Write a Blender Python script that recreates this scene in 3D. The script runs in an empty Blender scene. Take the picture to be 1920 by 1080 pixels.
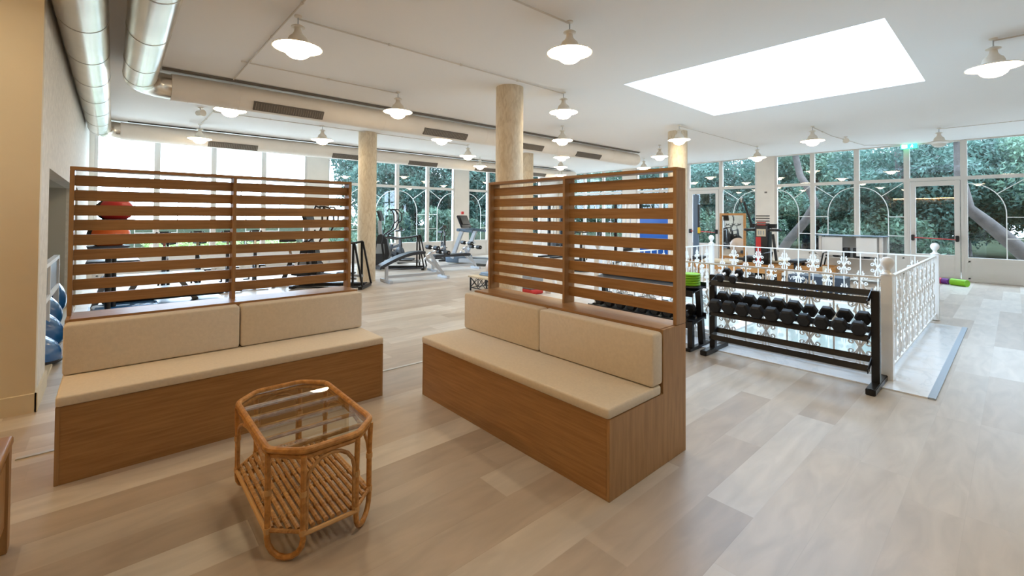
import bpy, bmesh, math, random
import numpy as np
from mathutils import Vector, Matrix, Euler
random.seed(7); rng = np.random.default_rng(7)
PI = math.pi
scn = bpy.context.scene
COL = scn.collection
R = math.radians

# ------------------------------------------------------------------ camera
yaw, pit, rol = R(-41.68379597), R(1.00684218), R(0.33377531)
F = Vector((-math.sin(yaw)*math.cos(pit), math.cos(yaw)*math.cos(pit), math.sin(pit)))
rt = Vector((math.cos(yaw), math.sin(yaw), 0)); up = rt.cross(F)
rr = rt*math.cos(rol) + up*math.sin(rol); uu = -rt*math.sin(rol) + up*math.cos(rol)
cd = bpy.data.cameras.new('camera'); cam = bpy.data.objects.new('camera', cd); COL.objects.link(cam)
m = Matrix.Identity(4)
for i in range(3):
    m[i][0] = rr[i]; m[i][1] = uu[i]; m[i][2] = -F[i]
m[2][3] = 1.5
cam.matrix_world = m
cd.sensor_width = 36; cd.lens = 840.404/1920*36; cd.shift_y = -(540-391.248)/1920
cd.clip_start = .05; cd.clip_end = 300
scn.camera = cam

# ------------------------------------------------------------------ world, exposure
SKY = 6.0
LAMP = 12.0
w = bpy.data.worlds.new('world'); scn.world = w; w.use_nodes = True
bg = w.node_tree.nodes['Background']
bg.inputs[0].default_value = (.58, .78, 1.0, 1); bg.inputs[1].default_value = SKY
scn.view_settings.view_transform = 'Standard'; scn.view_settings.look = 'None'
scn.view_settings.gamma = 1; scn.view_settings.use_curve_mapping = False
scn.view_settings.exposure = 1.42
scn.cycles.max_bounces = 8; scn.cycles.diffuse_bounces = 5; scn.cycles.glossy_bounces = 4
scn.cycles.transmission_bounces = 6; scn.cycles.transparent_max_bounces = 24
scn.cycles.sample_clamp_indirect = 6
scn.cycles.use_denoising = True

def portal(loc, rot, sx, sy):
    l = bpy.data.lights.new('portal', 'AREA'); l.shape = 'RECTANGLE'; l.size = sx; l.size_y = sy
    l.cycles.is_portal = True; l.energy = 1
    o = bpy.data.objects.new('daylight_portal', l); COL.objects.link(o); o.location = loc; o.rotation_euler = rot
CEIL = 3.43; XW = 15.35; YW = 14.0
portal((6.99, 2.3, 3.72), (0, 0, 0), 2.94, 2.95)
portal((7.4, 14.12, 2.0), (R(90), 0, PI), 15.6, 2.8)        # faces -y
portal((15.47, 5.0, 2.0), (R(90), 0, R(90)), 18, 2.8)     # faces -x

# ------------------------------------------------------------------ materials
def lin(h):
    h = h.lstrip('#'); c = [int(h[i:i+2], 16)/255 for i in (0, 2, 4)]
    return tuple(((v+.055)/1.055)**2.4 if v > .04045 else v/12.92 for v in c)+(1,)
def mat(name, col, rough=.5, metal=0, spec=.5, noise=0, nscale=8, bump=0, bscale=40, coat=0):
    m = bpy.data.materials.new(name); m.use_nodes = True
    nt = m.node_tree; b = nt.nodes['Principled BSDF']
    c = lin(col) if isinstance(col, str) else col
    b.inputs['Base Color'].default_value = c; b.inputs['Roughness'].default_value = rough
    b.inputs['Metallic'].default_value = metal; b.inputs['Specular IOR Level'].default_value = spec
    b.inputs['Coat Weight'].default_value = coat
    tc = nt.nodes.new('ShaderNodeTexCoord')
    if noise:
        n = nt.nodes.new('ShaderNodeTexNoise'); n.inputs['Scale'].default_value = nscale; n.inputs['Detail'].default_value = 5
        nt.links.new(tc.outputs['Object'], n.inputs['Vector'])
        r = nt.nodes.new('ShaderNodeValToRGB'); r.color_ramp.elements[0].position = .3; r.color_ramp.elements[1].position = .7
        r.color_ramp.elements[0].color = tuple(v*(1-noise) for v in c[:3])+(1,)
        r.color_ramp.elements[1].color = tuple(min(1, v*(1+noise)) for v in c[:3])+(1,)
        nt.links.new(n.outputs[0], r.inputs[0]); nt.links.new(r.outputs[0], b.inputs['Base Color'])
    if bump:
        n = nt.nodes.new('ShaderNodeTexNoise'); n.inputs['Scale'].default_value = bscale; n.inputs['Detail'].default_value = 6
        nt.links.new(tc.outputs['Object'], n.inputs['Vector'])
        bp = nt.nodes.new('ShaderNodeBump'); bp.inputs['Strength'].default_value = bump; bp.inputs['Distance'].default_value = .01
        nt.links.new(n.outputs[0], bp.inputs['Height']); nt.links.new(bp.outputs[0], b.inputs['Normal'])
    return m
def emis(name, col, s):
    m = bpy.data.materials.new(name); m.use_nodes = True; nt = m.node_tree; nt.nodes.clear()
    e = nt.nodes.new('ShaderNodeEmission'); e.inputs[0].default_value = lin(col) if isinstance(col, str) else col; e.inputs[1].default_value = s
    o = nt.nodes.new('ShaderNodeOutputMaterial'); nt.links.new(e.outputs[0], o.inputs[0]); return m
def wood(name, c1, c2, rough=.45, stretch=(1, 1, 12), scale=6, spec=.4):
    """fine grain; stretch = noise frequency per axis (low = along the grain)"""
    m = mat(name, c1, rough, spec=spec); nt = m.node_tree; b = nt.nodes['Principled BSDF']
    tc = nt.nodes.new('ShaderNodeTexCoord'); mp = nt.nodes.new('ShaderNodeMapping'); mp.inputs['Scale'].default_value = stretch
    nt.links.new(tc.outputs['Object'], mp.inputs[0])
    n = nt.nodes.new('ShaderNodeTexNoise'); n.inputs['Scale'].default_value = scale; n.inputs['Detail'].default_value = 6; n.inputs['Distortion'].default_value = .4
    nt.links.new(mp.outputs[0], n.inputs['Vector'])
    r = nt.nodes.new('ShaderNodeValToRGB'); r.color_ramp.elements[0].position = .32; r.color_ramp.elements[1].position = .68
    r.color_ramp.elements[0].color = lin(c2); r.color_ramp.elements[1].color = lin(c1)
    nt.links.new(n.outputs[0], r.inputs[0]); nt.links.new(r.outputs[0], b.inputs['Base Color'])
    return m
def glass(name, tint=(1, 1, 1, 1), ior=1.5, rough=0.0, gain=1.0):
    m = bpy.data.materials.new(name); m.use_nodes = True; nt = m.node_tree; nt.nodes.clear()
    t = nt.nodes.new('ShaderNodeBsdfTransparent'); t.inputs[0].default_value = tint
    g = nt.nodes.new('ShaderNodeBsdfGlossy'); g.inputs['Roughness'].default_value = rough
    lw = nt.nodes.new('ShaderNodeLayerWeight'); lw.inputs['Blend'].default_value = .5
    pw = nt.nodes.new('ShaderNodeMath'); pw.operation = 'POWER'; pw.inputs[1].default_value = 5; nt.links.new(lw.outputs['Facing'], pw.inputs[0])
    r0 = ((ior-1)/(ior+1))**2
    f = nt.nodes.new('ShaderNodeMath'); f.operation = 'MULTIPLY_ADD'; f.inputs[1].default_value = 1-r0; f.inputs[2].default_value = r0; nt.links.new(pw.outputs[0], f.inputs[0])
    mx = nt.nodes.new('ShaderNodeMixShader'); o = nt.nodes.new('ShaderNodeOutputMaterial')
    nt.links.new(f.outputs[0], mx.inputs[0]); nt.links.new(t.outputs[0], mx.inputs[1]); nt.links.new(g.outputs[0], mx.inputs[2])
    nt.links.new(mx.outputs[0], o.inputs[0]); return m

M = {}
M['ceil'] = mat('ceiling_paint', '#F7F6F5', .9, spec=.1)
M['wall'] = mat('cream_wall_paint', '#E6DFD5', .85, spec=.15, noise=.03, nscale=3)
M['stucco'] = mat('brushed_stucco', '#DCD8CF', .85, spec=.15, noise=.10, nscale=14, bump=.5, bscale=30)
M['block'] = mat('smooth_plaster', '#D8CDB6', .8, spec=.2, noise=.03, nscale=2, bump=.05, bscale=12)
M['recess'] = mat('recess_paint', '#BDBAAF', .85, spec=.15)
M['frame'] = mat('window_frame_paint', '#DDD8D2', .45, spec=.4)
M['white'] = mat('white_enamel', '#F0F0EE', .3, spec=.5)
M['white_matt'] = mat('white_paint', '#EDEDEB', .6, spec=.3)
M['lampwhite'] = mat('cream_enamel', '#E9E2D6', .35, spec=.5)
M['opal'] = emis('lit_opal_glass', (1, .80, .53, 1), LAMP)
M['opal_off'] = mat('unlit_opal_glass', '#E8E6E0', .2)
M['oak'] = wood('oak_veneer_upright', '#B0895C', '#9B754C', .42, (9, 9, .8), 5)
M['oak_x'] = wood('oak_veneer_grain_along_x', '#AB8152', '#966D43', .42, (.7, 9, 12), 5)
M['oak_y'] = wood('oak_veneer_grain_along_y', '#AB8152', '#966D43', .42, (9, .7, 12), 5)
M['cushion'] = mat('beige_canvas', '#DBCFBD', .9, spec=.1, noise=.04, nscale=60, bump=.15, bscale=300)
M['rattan'] = wood('varnished_rattan', '#CC9350', '#A06C34', .35, (6, 6, 6), 6, spec=.5)
M['rattan_l'] = wood('pale_rattan', '#C89A64', '#96693C', .4, (5, 14, 5), 6)
M['bind'] = mat('cane_binding', '#C69B66', .5)
M['glass'] = glass('clear_window_glass')
M['tglass'] = glass('clear_table_glass', (.96, .99, .97, 1), 1.6)
M['black'] = mat('black_powder_coat', '#141416', .35, spec=.5)
M['rubber'] = mat('black_rubber', '#1B1C1F', .55, spec=.4, bump=.05, bscale=200)
M['plastic'] = mat('dark_grey_plastic', '#26282C', .4)
M['vinyl'] = mat('dark_vinyl', '#2A2D33', .45)
M['chrome'] = mat('chrome', '#D0D0D0', .15, metal=1)
M['steel'] = mat('silver_painted_steel', '#B9BDC2', .35, metal=.6)
M['grey'] = mat('mid_grey_plastic', '#8A8D90', .45)
M['blue_grey'] = mat('blue_grey_paint', '#5D7186', .4)
M['duct'] = mat('galvanised_duct', '#D9D0C2', .26, metal=1, noise=.08, nscale=3, bump=.12, bscale=2.5)
M['ductw'] = mat('painted_duct', '#F2EAE0', .45, spec=.4, noise=.03, nscale=3)
M['band'] = mat('duct_band', '#C4C0B8', .35, metal=.9)
M['dark'] = mat('dark_conduit_metal', '#3B3734', .6)  # plain dark metal of the conduit along the back duct
M['vent'] = mat('vent_grille_metal', '#6E665E', .5)
M['blade'] = mat('vent_blade', '#A39A8E', .4, metal=.5)
M['conduit'] = mat('painted_conduit', '#DAD3CA', .5)
M['red'] = mat('red_vinyl', '#C02A24', .45)
M['orange'] = mat('orange_vinyl', '#E0661C', .45)
M['blue'] = mat('bright_blue_vinyl', '#0E5FC4', .4)
M['bosu'] = mat('blue_rubber', '#1D5C97', .25, coat=.4, noise=.1, nscale=10)
M['green'] = mat('lime_green_rubber', '#86C81E', .5)
M['purple'] = mat('purple_foam', '#6B2A86', .6)
M['pink'] = mat('pink_foam', '#D0476A', .6)
M['yellow'] = mat('yellow_vinyl', '#E8C020', .5)
M['navy'] = mat('slate_blue_panel', '#3C4856', .5)
M['towel'] = mat('light_blue_towel', '#8FA9C9', .95, bump=.3, bscale=200)
M['mirror'] = mat('mirror', '#E8ECEC', .02, metal=1)
M['pine'] = wood('honey_pine', '#C99860', '#B58048', .45, (1, 1, 8), 5)
M['label'] = mat('beige_label', '#CDBFA4', .6)
M['ball'] = mat('pale_pink_ball', '#CDB7A8', .4)
M['strip'] = mat('floor_profile_metal', '#C9C9C6', .35, metal=.5)
M['bluestrip'] = mat('blue_grey_edge_strip', '#9FACB9', .35, metal=.3)
M['bark'] = mat('rough_bark', '#463F3B', .9, noise=.3, nscale=6, bump=.8, bscale=14)
M['bounce_pale'] = mat('pale_bounce_ground', '#D2CEC4', .9, noise=.1, nscale=3)  # pale surface of the added slab that reflects daylight indoors

def column_mat():
    m = mat('textured_plaster_column', '#D9C9B0', .8, spec=.2); nt = m.node_tree; b = nt.nodes['Principled BSDF']
    tc = nt.nodes.new('ShaderNodeTexCoord'); mp = nt.nodes.new('ShaderNodeMapping'); mp.inputs['Scale'].default_value = (5, 5, 1.6)
    n = nt.nodes.new('ShaderNodeTexNoise'); n.inputs['Scale'].default_value = 4; n.inputs['Detail'].default_value = 8; n.inputs['Distortion'].default_value = 1.2
    r = nt.nodes.new('ShaderNodeValToRGB'); r.color_ramp.elements[0].position = .33; r.color_ramp.elements[1].position = .6
    r.color_ramp.elements[0].color = lin('#CDBCA2'); r.color_ramp.elements[1].color = lin('#DFD1BA')
    nt.links.new(tc.outputs['Object'], mp.inputs[0]); nt.links.new(mp.outputs[0], n.inputs['Vector'])
    nt.links.new(n.outputs[0], r.inputs[0]); nt.links.new(r.outputs[0], b.inputs['Base Color'])
    bp = nt.nodes.new('ShaderNodeBump'); bp.inputs['Strength'].default_value = .25; bp.inputs['Distance'].default_value = .01
    nt.links.new(n.outputs[0], bp.inputs['Height']); nt.links.new(bp.outputs[0], b.inputs['Normal'])
    return m
M['column'] = column_mat()

def floor_mat():
    m = mat('wood_plank_floor', '#C8B89F', .36, spec=.45); nt = m.node_tree; b = nt.nodes['Principled BSDF']
    N = nt.nodes.new; L = nt.links.new
    def math_(op, a, bb=None):
        n = N('ShaderNodeMath'); n.operation = op
        for i, v in enumerate((a, bb)):
            if v is None: continue
            if isinstance(v, (int, float)): n.inputs[i].default_value = v
            else: L(v, n.inputs[i])
        return n.outputs[0]
    tc = N('ShaderNodeTexCoord'); sp = N('ShaderNodeSeparateXYZ'); L(tc.outputs['Object'], sp.inputs[0])
    W, LEN = .235, 1.52
    v = math_('DIVIDE', math_('ADD', sp.outputs[1], 20.03), W); row = math_('FLOOR', v)
    wn = N('ShaderNodeTexWhiteNoise'); wn.noise_dimensions = '1D'; L(row, wn.inputs['W'])
    u = math_('ADD', math_('DIVIDE', math_('ADD', sp.outputs[0], 20), LEN), math_('MULTIPLY', wn.outputs['Value'], 1.0)); colm = math_('FLOOR', u)
    cmb = N('ShaderNodeCombineXYZ'); L(row, cmb.inputs[0]); L(colm, cmb.inputs[1])
    wn2 = N('ShaderNodeTexWhiteNoise'); wn2.noise_dimensions = '2D'; L(cmb.outputs[0], wn2.inputs['Vector'])
    ramp = N('ShaderNodeValToRGB'); e = ramp.color_ramp.elements
    e[0].position = 0; e[0].color = lin('#AE9F8F'); e[1].position = 1; e[1].color = lin('#CFC7BC')
    a = ramp.color_ramp.elements.new(.35); a.color = lin('#BCAFA0'); a = ramp.color_ramp.elements.new(.7); a.color = lin('#C5BBAE')
    L(wn2.outputs['Value'], ramp.inputs[0])
    # grain
    mp = N('ShaderNodeCombineXYZ'); L(math_('MULTIPLY', sp.outputs[0], 1.1), mp.inputs[0]); L(math_('MULTIPLY', sp.outputs[1], 4.5), mp.inputs[1]); L(math_('MULTIPLY', wn2.outputs['Value'], 30), mp.inputs[2])
    g = N('ShaderNodeTexNoise'); g.inputs['Scale'].default_value = 2.2; g.inputs['Detail'].default_value = 6; g.inputs['Distortion'].default_value = .8; L(mp.outputs[0], g.inputs['Vector'])
    gr = N('ShaderNodeMapRange'); gr.inputs[1].default_value = .3; gr.inputs[2].default_value = .7; gr.inputs[3].default_value = .86; gr.inputs[4].default_value = 1.06; L(g.outputs[0], gr.inputs[0])
    # seams
    fv = math_('FRACT', v); fu = math_('FRACT', u)
    s1 = math_('LESS_THAN', fv, .012); s2 = math_('LESS_THAN', fu, .0022); seam = math_('MAXIMUM', s1, s2)
    k = math_('SUBTRACT', 1.0, math_('MULTIPLY', seam, .07))
    f = math_('MULTIPLY', gr.outputs[0], k)
    mx = N('ShaderNodeMix'); mx.data_type = 'RGBA'; mx.blend_type = 'MULTIPLY'; mx.inputs[0].default_value = 1
    cc = N('ShaderNodeCombineXYZ')
    for i in range(3): L(f, cc.inputs[i])
    L(ramp.outputs[0], mx.inputs[6]); L(cc.outputs[0], mx.inputs[7]); L(mx.outputs[2], b.inputs['Base Color'])
    return m
M['floor'] = floor_mat()

def marble_mat():
    m = mat('white_marble', '#E6E7E8', .15, spec=.5); nt = m.node_tree; b = nt.nodes['Principled BSDF']
    tc = nt.nodes.new('ShaderNodeTexCoord')
    n = nt.nodes.new('ShaderNodeTexNoise'); n.inputs['Scale'].default_value = 2; n.inputs['Detail'].default_value = 9; n.inputs['Distortion'].default_value = 2.5
    r = nt.nodes.new('ShaderNodeValToRGB'); r.color_ramp.elements[0].position = .47; r.color_ramp.elements[1].position = .53
    r.color_ramp.elements[0].color = lin('#E9EAEB'); r.color_ramp.elements[1].color = lin('#E9EAEB')
    a = r.color_ramp.elements.new(.5); a.color = lin('#DCDFE1')
    nt.links.new(tc.outputs['Object'], n.inputs['Vector']); nt.links.new(n.outputs[0], r.inputs[0]); nt.links.new(r.outputs[0], b.inputs['Base Color'])
    return m
M['marble'] = marble_mat()
M['glassfloor'] = mat('frosted_glass_floor', '#D3E2DF', .06, spec=.8, coat=1)

def leaf_mat(name, c1, c2):
    m = mat(name, c1, .6, spec=.3); nt = m.node_tree; b = nt.nodes['Principled BSDF']
    tc = nt.nodes.new('ShaderNodeTexCoord'); n = nt.nodes.new('ShaderNodeTexNoise'); n.inputs['Scale'].default_value = 1.6; n.inputs['Detail'].default_value = 8
    r = nt.nodes.new('ShaderNodeValToRGB'); r.color_ramp.elements[0].position = .35; r.color_ramp.elements[1].position = .65
    r.color_ramp.elements[0].color = lin(c1); r.color_ramp.elements[1].color = lin(c2)
    nt.links.new(tc.outputs['Object'], n.inputs['Vector']); nt.links.new(n.outputs[0], r.inputs[0]); nt.links.new(r.outputs[0], b.inputs['Base Color'])
    tr = nt.nodes.new('ShaderNodeBsdfTranslucent'); nt.links.new(r.outputs[0], tr.inputs[0])
    mx = nt.nodes.new('ShaderNodeMixShader'); mx.inputs[0].default_value = .35
    nt.links.new(b.outputs[0], mx.inputs[1]); nt.links.new(tr.outputs[0], mx.inputs[2])
    nt.links.new(mx.outputs[0], nt.nodes['Material Output'].inputs[0])
    return m
M['leaf_a'] = leaf_mat('pine_needles', '#2B3D36', '#4E6B5F')
M['leaf_b'] = leaf_mat('broad_leaves', '#33463A', '#627C66')
M['leaf_c'] = leaf_mat('hedge_leaves', '#7C9455', '#A8BA7C')
M['grass'] = mat('outdoor_ground', '#262A20', 1, spec=0, noise=.2, nscale=1.5)

# ------------------------------------------------------------------ mesh helpers
class MB:
    def __init__(s): s.v = []; s.f = []
    def add(s, vs, fs):
        o = len(s.v); s.v += [tuple(p) for p in vs]; s.f += [tuple(i+o for i in f) for f in fs]; return s
    def box(s, x0, y0, z0, x1, y1, z1):
        if x0 > x1: x0, x1 = x1, x0
        if y0 > y1: y0, y1 = y1, y0
        if z0 > z1: z0, z1 = z1, z0
        v = [(x0,y0,z0),(x1,y0,z0),(x1,y1,z0),(x0,y1,z0),(x0,y0,z1),(x1,y0,z1),(x1,y1,z1),(x0,y1,z1)]
        return s.add(v, [(0,3,2,1),(4,5,6,7),(0,1,5,4),(1,2,6,5),(2,3,7,6),(3,0,4,7)])
    def obox(s, c, size, rot=(0, 0, 0)):
        E_ = Euler(rot).to_matrix(); c = Vector(c); h = [d/2 for d in size]
        v = [c+E_@Vector((a*h[0], b*h[1], d*h[2])) for d in (-1, 1) for a, b in ((-1,-1),(1,-1),(1,1),(-1,1))]
        return s.add(v, [(0,3,2,1),(4,5,6,7),(0,1,5,4),(1,2,6,5),(2,3,7,6),(3,0,4,7)])
    def bar(s, p0, p1, wx, wy=None, roll=(0, 0, 1)):
        """rectangular bar between two points"""
        wy = wy or wx; a, b = Vector(p0), Vector(p1); d = (b-a).normalized(); r0 = Vector(roll)
        if abs(d.dot(r0)) > .98: r0 = Vector((1, 0, 0))
        u = d.cross(r0).normalized(); v_ = u.cross(d).normalized()
        vs = [p+u*i*wx/2+v_*j*wy/2 for p in (a, b) for i, j in ((-1,-1),(1,-1),(1,1),(-1,1))]
        return s.add(vs, [(0,1,2,3),(7,6,5,4),(0,4,5,1),(1,5,6,2),(2,6,7,3),(3,7,4,0)])
    def tube(s, pts, r, n=8, closed=False, cap=True):
        P = [Vector(p) for p in pts]; K = len(P); rs = r if isinstance(r, (list, tuple)) else [r]*K
        vs = []; pn = None
        for i, p in enumerate(P):
            if closed: t = (P[(i+1) % K]-P[i-1])
            else: t = (P[min(i+1, K-1)]-P[max(i-1, 0)])
            t = t.normalized() if t.length > 1e-9 else Vector((0, 0, 1))
            if pn is None:
                a = Vector((0, 0, 1)) if abs(t.z) < .9 else Vector((1, 0, 0)); pn = t.cross(a).normalized()
            else:
                pn = (pn-t*pn.dot(t)); pn = pn.normalized() if pn.length > 1e-6 else t.orthogonal().normalized()
            bn = t.cross(pn)
            for k in range(n):
                A = 2*PI*k/n; vs.append(p+(pn*math.cos(A)+bn*math.sin(A))*rs[i])
        fs = []
        for i in range(K if closed else K-1):
            j = (i+1) % K
            for k in range(n): fs.append((i*n+k, i*n+(k+1) % n, j*n+(k+1) % n, j*n+k))
        if not closed and cap: fs += [tuple(range(n-1, -1, -1)), tuple((K-1)*n+k for k in range(n))]
        return s.add(vs, fs)
    def cyl(s, p0, p1, r, n=16, r2=None): return s.tube([p0, p1], [r, r if r2 is None else r2], n)
    def lathe(s, prof, n=24, at=(0, 0, 0), axis='z', cap=True):
        vs = []; at = Vector(at)
        for r_, h in prof:
            for k in range(n):
                A = 2*PI*k/n; c, q = r_*math.cos(A), r_*math.sin(A)
                p = {'z': (c, q, h), 'x': (h, c, q), 'y': (q, h, c)}[axis]; vs.append(at+Vector(p))
        fs = [(i*n+k, i*n+(k+1) % n, (i+1)*n+(k+1) % n, (i+1)*n+k) for i in range(len(prof)-1) for k in range(n)]
        if cap: fs += [tuple(range(n-1, -1, -1)), tuple((len(prof)-1)*n+k for k in range(n))]
        return s.add(vs, fs)
    def prism(s, poly, a0, a1, axis='z'):
        """poly of 2-D points extruded; axis z: (x,y), y: (x,z), x: (y,z)"""
        f = {'z': lambda p, a: (p[0], p[1], a), 'y': lambda p, a: (p[0], a, p[1]), 'x': lambda p, a: (a, p[0], p[1])}[axis]
        n = len(poly); vs = [f(p, a0) for p in poly]+[f(p, a1) for p in poly]
        return s.add(vs, [tuple(range(n-1, -1, -1)), tuple(range(n, 2*n))]+[(i, (i+1) % n, (i+1) % n+n, i+n) for i in range(n)])
    def sph(s, c, r, n=16, m_=10, sc=(1, 1, 1), half=False):
        prof = []
        for i in range(m_+1):
            t = -PI/2+PI*i/m_ if not half else PI/2*i/m_
            prof.append((max(1e-4, r*math.cos(t)), r*math.sin(t)))
        o = len(s.v); s.lathe(prof, n)
        s.v[o:] = [(c[0]+x*sc[0], c[1]+y*sc[1], c[2]+z*sc[2]) for x, y, z in s.v[o:]]
        return s
    def rbox(s, x0, y0, z0, x1, y1, z1, r=.02, seg=3, axis='z'):
        """box with rounded corners seen along axis and softened caps"""
        A = {'z': (x0, y0, x1, y1, z0, z1), 'y': (x0, z0, x1, z1, y0, y1), 'x': (y0, z0, y1, z1, x0, x1)}[axis]
        a0, b0, a1, b1, c0, c1 = A
        f = {'z': lambda p, a: (p[0], p[1], a), 'y': lambda p, a: (p[0], a, p[1]), 'x': lambda p, a: (a, p[0], p[1])}[axis]
        def ring(ins, rad):
            o = []
            for cx, cy, st in ((a1-ins-rad, b1-ins-rad, 0), (a0+ins+rad, b1-ins-rad, 1), (a0+ins+rad, b0+ins+rad, 2), (a1-ins-rad, b0+ins+rad, 3)):
                for k in range(seg+1):
                    t = PI/2*(st+k/seg); o.append((cx+rad*math.cos(t), cy+rad*math.sin(t)))
            return o
        e = min(r*.6, (c1-c0)*.45); lev = [(c0, e*.9), (c0+e*.35, e*.3), (c0+e, 0), (c1-e, 0), (c1-e*.35, e*.3), (c1, e*.9)]
        n = 4*(seg+1); vs = []
        for c, ins in lev: vs += [f(p, c) for p in ring(ins, r)]
        fs = [tuple(range(n-1, -1, -1)), tuple((len(lev)-1)*n+k for k in range(n))]
        fs += [(i*n+k, i*n+(k+1) % n, (i+1)*n+(k+1) % n, (i+1)*n+k) for i in range(len(lev)-1) for k in range(n)]
        return s.add(vs, fs)
    def mesh(s, name, material, origin=(0, 0, 0), smooth=35, bevel=0):
        me = bpy.data.meshes.new(name); o = Vector(origin)
        me.from_pydata([(p[0]-o.x, p[1]-o.y, p[2]-o.z) for p in s.v], [], s.f); me.update()
        bm = bmesh.new(); bm.from_mesh(me)
        if bevel:
            bmesh.ops.bevel(bm, geom=[e for e in bm.edges if len(e.link_faces) == 2 and e.calc_face_angle(0) > .6], offset=bevel, segments=2, affect='EDGES', clamp_overlap=True)
        bmesh.ops.recalc_face_normals(bm, faces=bm.faces); bm.to_mesh(me); bm.free()
        if smooth:
            for p in me.polygons: p.use_smooth = True
            me.set_sharp_from_angle(angle=R(smooth))
        for mm in (material if isinstance(material, (list, tuple)) else [material]): me.materials.append(mm)
        return me
    def build(s, name, material, parent=None, world=True, **k):
        """world=True: coordinates are world coordinates, shifted into the (unrotated) parent's frame"""
        org = (0, 0, 0)
        if parent is not None and world:
            p = parent
            org = Vector((0, 0, 0))
            while p is not None: org += p.location; p = p.parent
        me = s.mesh(name, material, org, **k)
        o = bpy.data.objects.new(name, me); COL.objects.link(o)
        if parent is not None: o.parent = parent
        return o

def tag(o, label=None, cat=None, group=None, kind=None):
    if label: o['label'] = label
    if cat: o['category'] = cat
    if group: o['group'] = group
    if kind: o['kind'] = kind
    return o
def thing(name, label, cat, loc=(0, 0, 0), rz=0, group=None, kind=None):
    o = bpy.data.objects.new(name, None); COL.objects.link(o); o.empty_display_size = .1
    o.location = loc; o.rotation_euler = (0, 0, rz); return tag(o, label, cat, group, kind)
def solo(mb, name, material, label, cat, group=None, kind=None, at=None, **k):
    """a thing that is a single mesh; origin at the centre of its base"""
    if at is None:
        a = np.array(mb.v); at = ((a[:, 0].min()+a[:, 0].max())/2, (a[:, 1].min()+a[:, 1].max())/2, a[:, 2].min())
    me = mb.mesh(name, material, at, **k); o = bpy.data.objects.new(name, me); COL.objects.link(o); o.location = at
    return tag(o, label, cat, group, kind)
def dup(src, loc, rz=0, label=None, group=None, scale=None):
    r = src.copy(); COL.objects.link(r); r.location = loc; r.rotation_euler = (0, 0, rz)
    if label: r['label'] = label
    if group: r['group'] = group
    if scale: r.scale = scale
    for ch in list(src.children):
        c = ch.copy(); COL.objects.link(c); c.parent = r
        for g in ch.children:
            d = g.copy(); COL.objects.link(d); d.parent = c
    return r
def arc(c, r, a0, a1, n, plane='xz', rz=None):
    o = []; rz = rz or r
    for i in range(n+1):
        t = R(a0+(a1-a0)*i/n); a, b = r*math.cos(t), rz*math.sin(t)
        o.append({'xz': (c[0]+a, c[1], c[2]+b), 'yz': (c[0], c[1]+a, c[2]+b), 'xy': (c[0]+a, c[1]+b, c[2])}[plane])
    return o
def text(body, name, size, material, parent, loc, rot, extrude=.002, align='CENTER'):
    cu = bpy.data.curves.new(name, 'FONT'); cu.body = body; cu.size = size; cu.extrude = extrude; cu.align_x = align; cu.align_y = 'CENTER'
    t = bpy.data.objects.new(name+'_tmp', cu); COL.objects.link(t); bpy.context.view_layer.update()
    me = bpy.data.meshes.new_from_object(t.evaluated_get(bpy.context.evaluated_depsgraph_get())); bpy.data.objects.remove(t)
    me.materials.clear(); me.materials.append(material)
    o = bpy.data.objects.new(name, me); COL.objects.link(o); o.parent = parent; o.location = loc; o.rotation_euler = rot; return o

# ================================================================== ROOM SHELL
XL, YN = -4.2, -4.2       # rear-left limits (behind the camera)
ST = 'structure'
solo(MB().box(XL-.2, YN-.2, -.12, XW+.2, YW+.2, 0), 'floor', M['floor'], 'pale oak plank floor running through the whole hall', 'floor', kind=ST, at=(0, 0, 0), smooth=0)
SX0, SX1, SY0, SY1 = 5.52, 8.46, .82, 3.77
cb = MB()
for a in ((XL-.2, YN-.2, SX0, YW+.2), (SX1, YN-.2, XW+.2, YW+.2), (SX0, YN-.2, SX1, SY0), (SX0, SY1, SX1, YW+.2)):
    cb.box(a[0], a[1], CEIL, a[2], a[3], CEIL+.22)
solo(cb, 'ceiling', M['ceil'], 'flat white ceiling with a large square skylight opening', 'ceiling', kind=ST, at=(0, 0, CEIL), smooth=0)
# front-left block, left wall with a recess, rear walls
solo(MB().box(XL, 4.97, 0, -.42, 5.06, CEIL), 'wall_front_left', M['block'], 'smooth plaster wall end at the left, warmly lit', 'wall', kind=ST, smooth=0)
lw = MB()
RY0, RY1, RZ = 5.62, 9.9, 1.9
lw.box(-.55, 5.06, 0, -.42, RY0, CEIL).box(-.55, RY0, RZ, -.42, RY1, CEIL).box(-.55, RY1, 0, -.42, YW, CEIL)
solo(lw, 'wall_left', M['stucco'], 'brushed stucco side wall with a low recess', 'wall', kind=ST, smooth=0)
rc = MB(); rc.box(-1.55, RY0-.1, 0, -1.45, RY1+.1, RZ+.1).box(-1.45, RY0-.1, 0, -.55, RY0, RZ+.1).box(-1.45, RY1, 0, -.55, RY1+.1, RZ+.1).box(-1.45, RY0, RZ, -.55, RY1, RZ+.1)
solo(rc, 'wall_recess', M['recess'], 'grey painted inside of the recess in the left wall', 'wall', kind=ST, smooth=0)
solo(MB().box(-1.45, RY0, 0.001, -.42, RY1, .04), 'trim_3', M['label'], 'low pale board floor inside the recess', 'floor board', kind=ST, smooth=0)
solo(MB().box(XL-.2, YN-.2, 0, XL, 4.97, CEIL), 'wall_rear_left', M['block'], 'plain wall behind the camera on the left', 'wall', kind=ST, smooth=0)
solo(MB().box(XL, YN-.2, 0, XW, YN, CEIL), 'wall_rear', M['wall'], 'plain wall behind the camera', 'wall', kind=ST, smooth=0)
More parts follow.
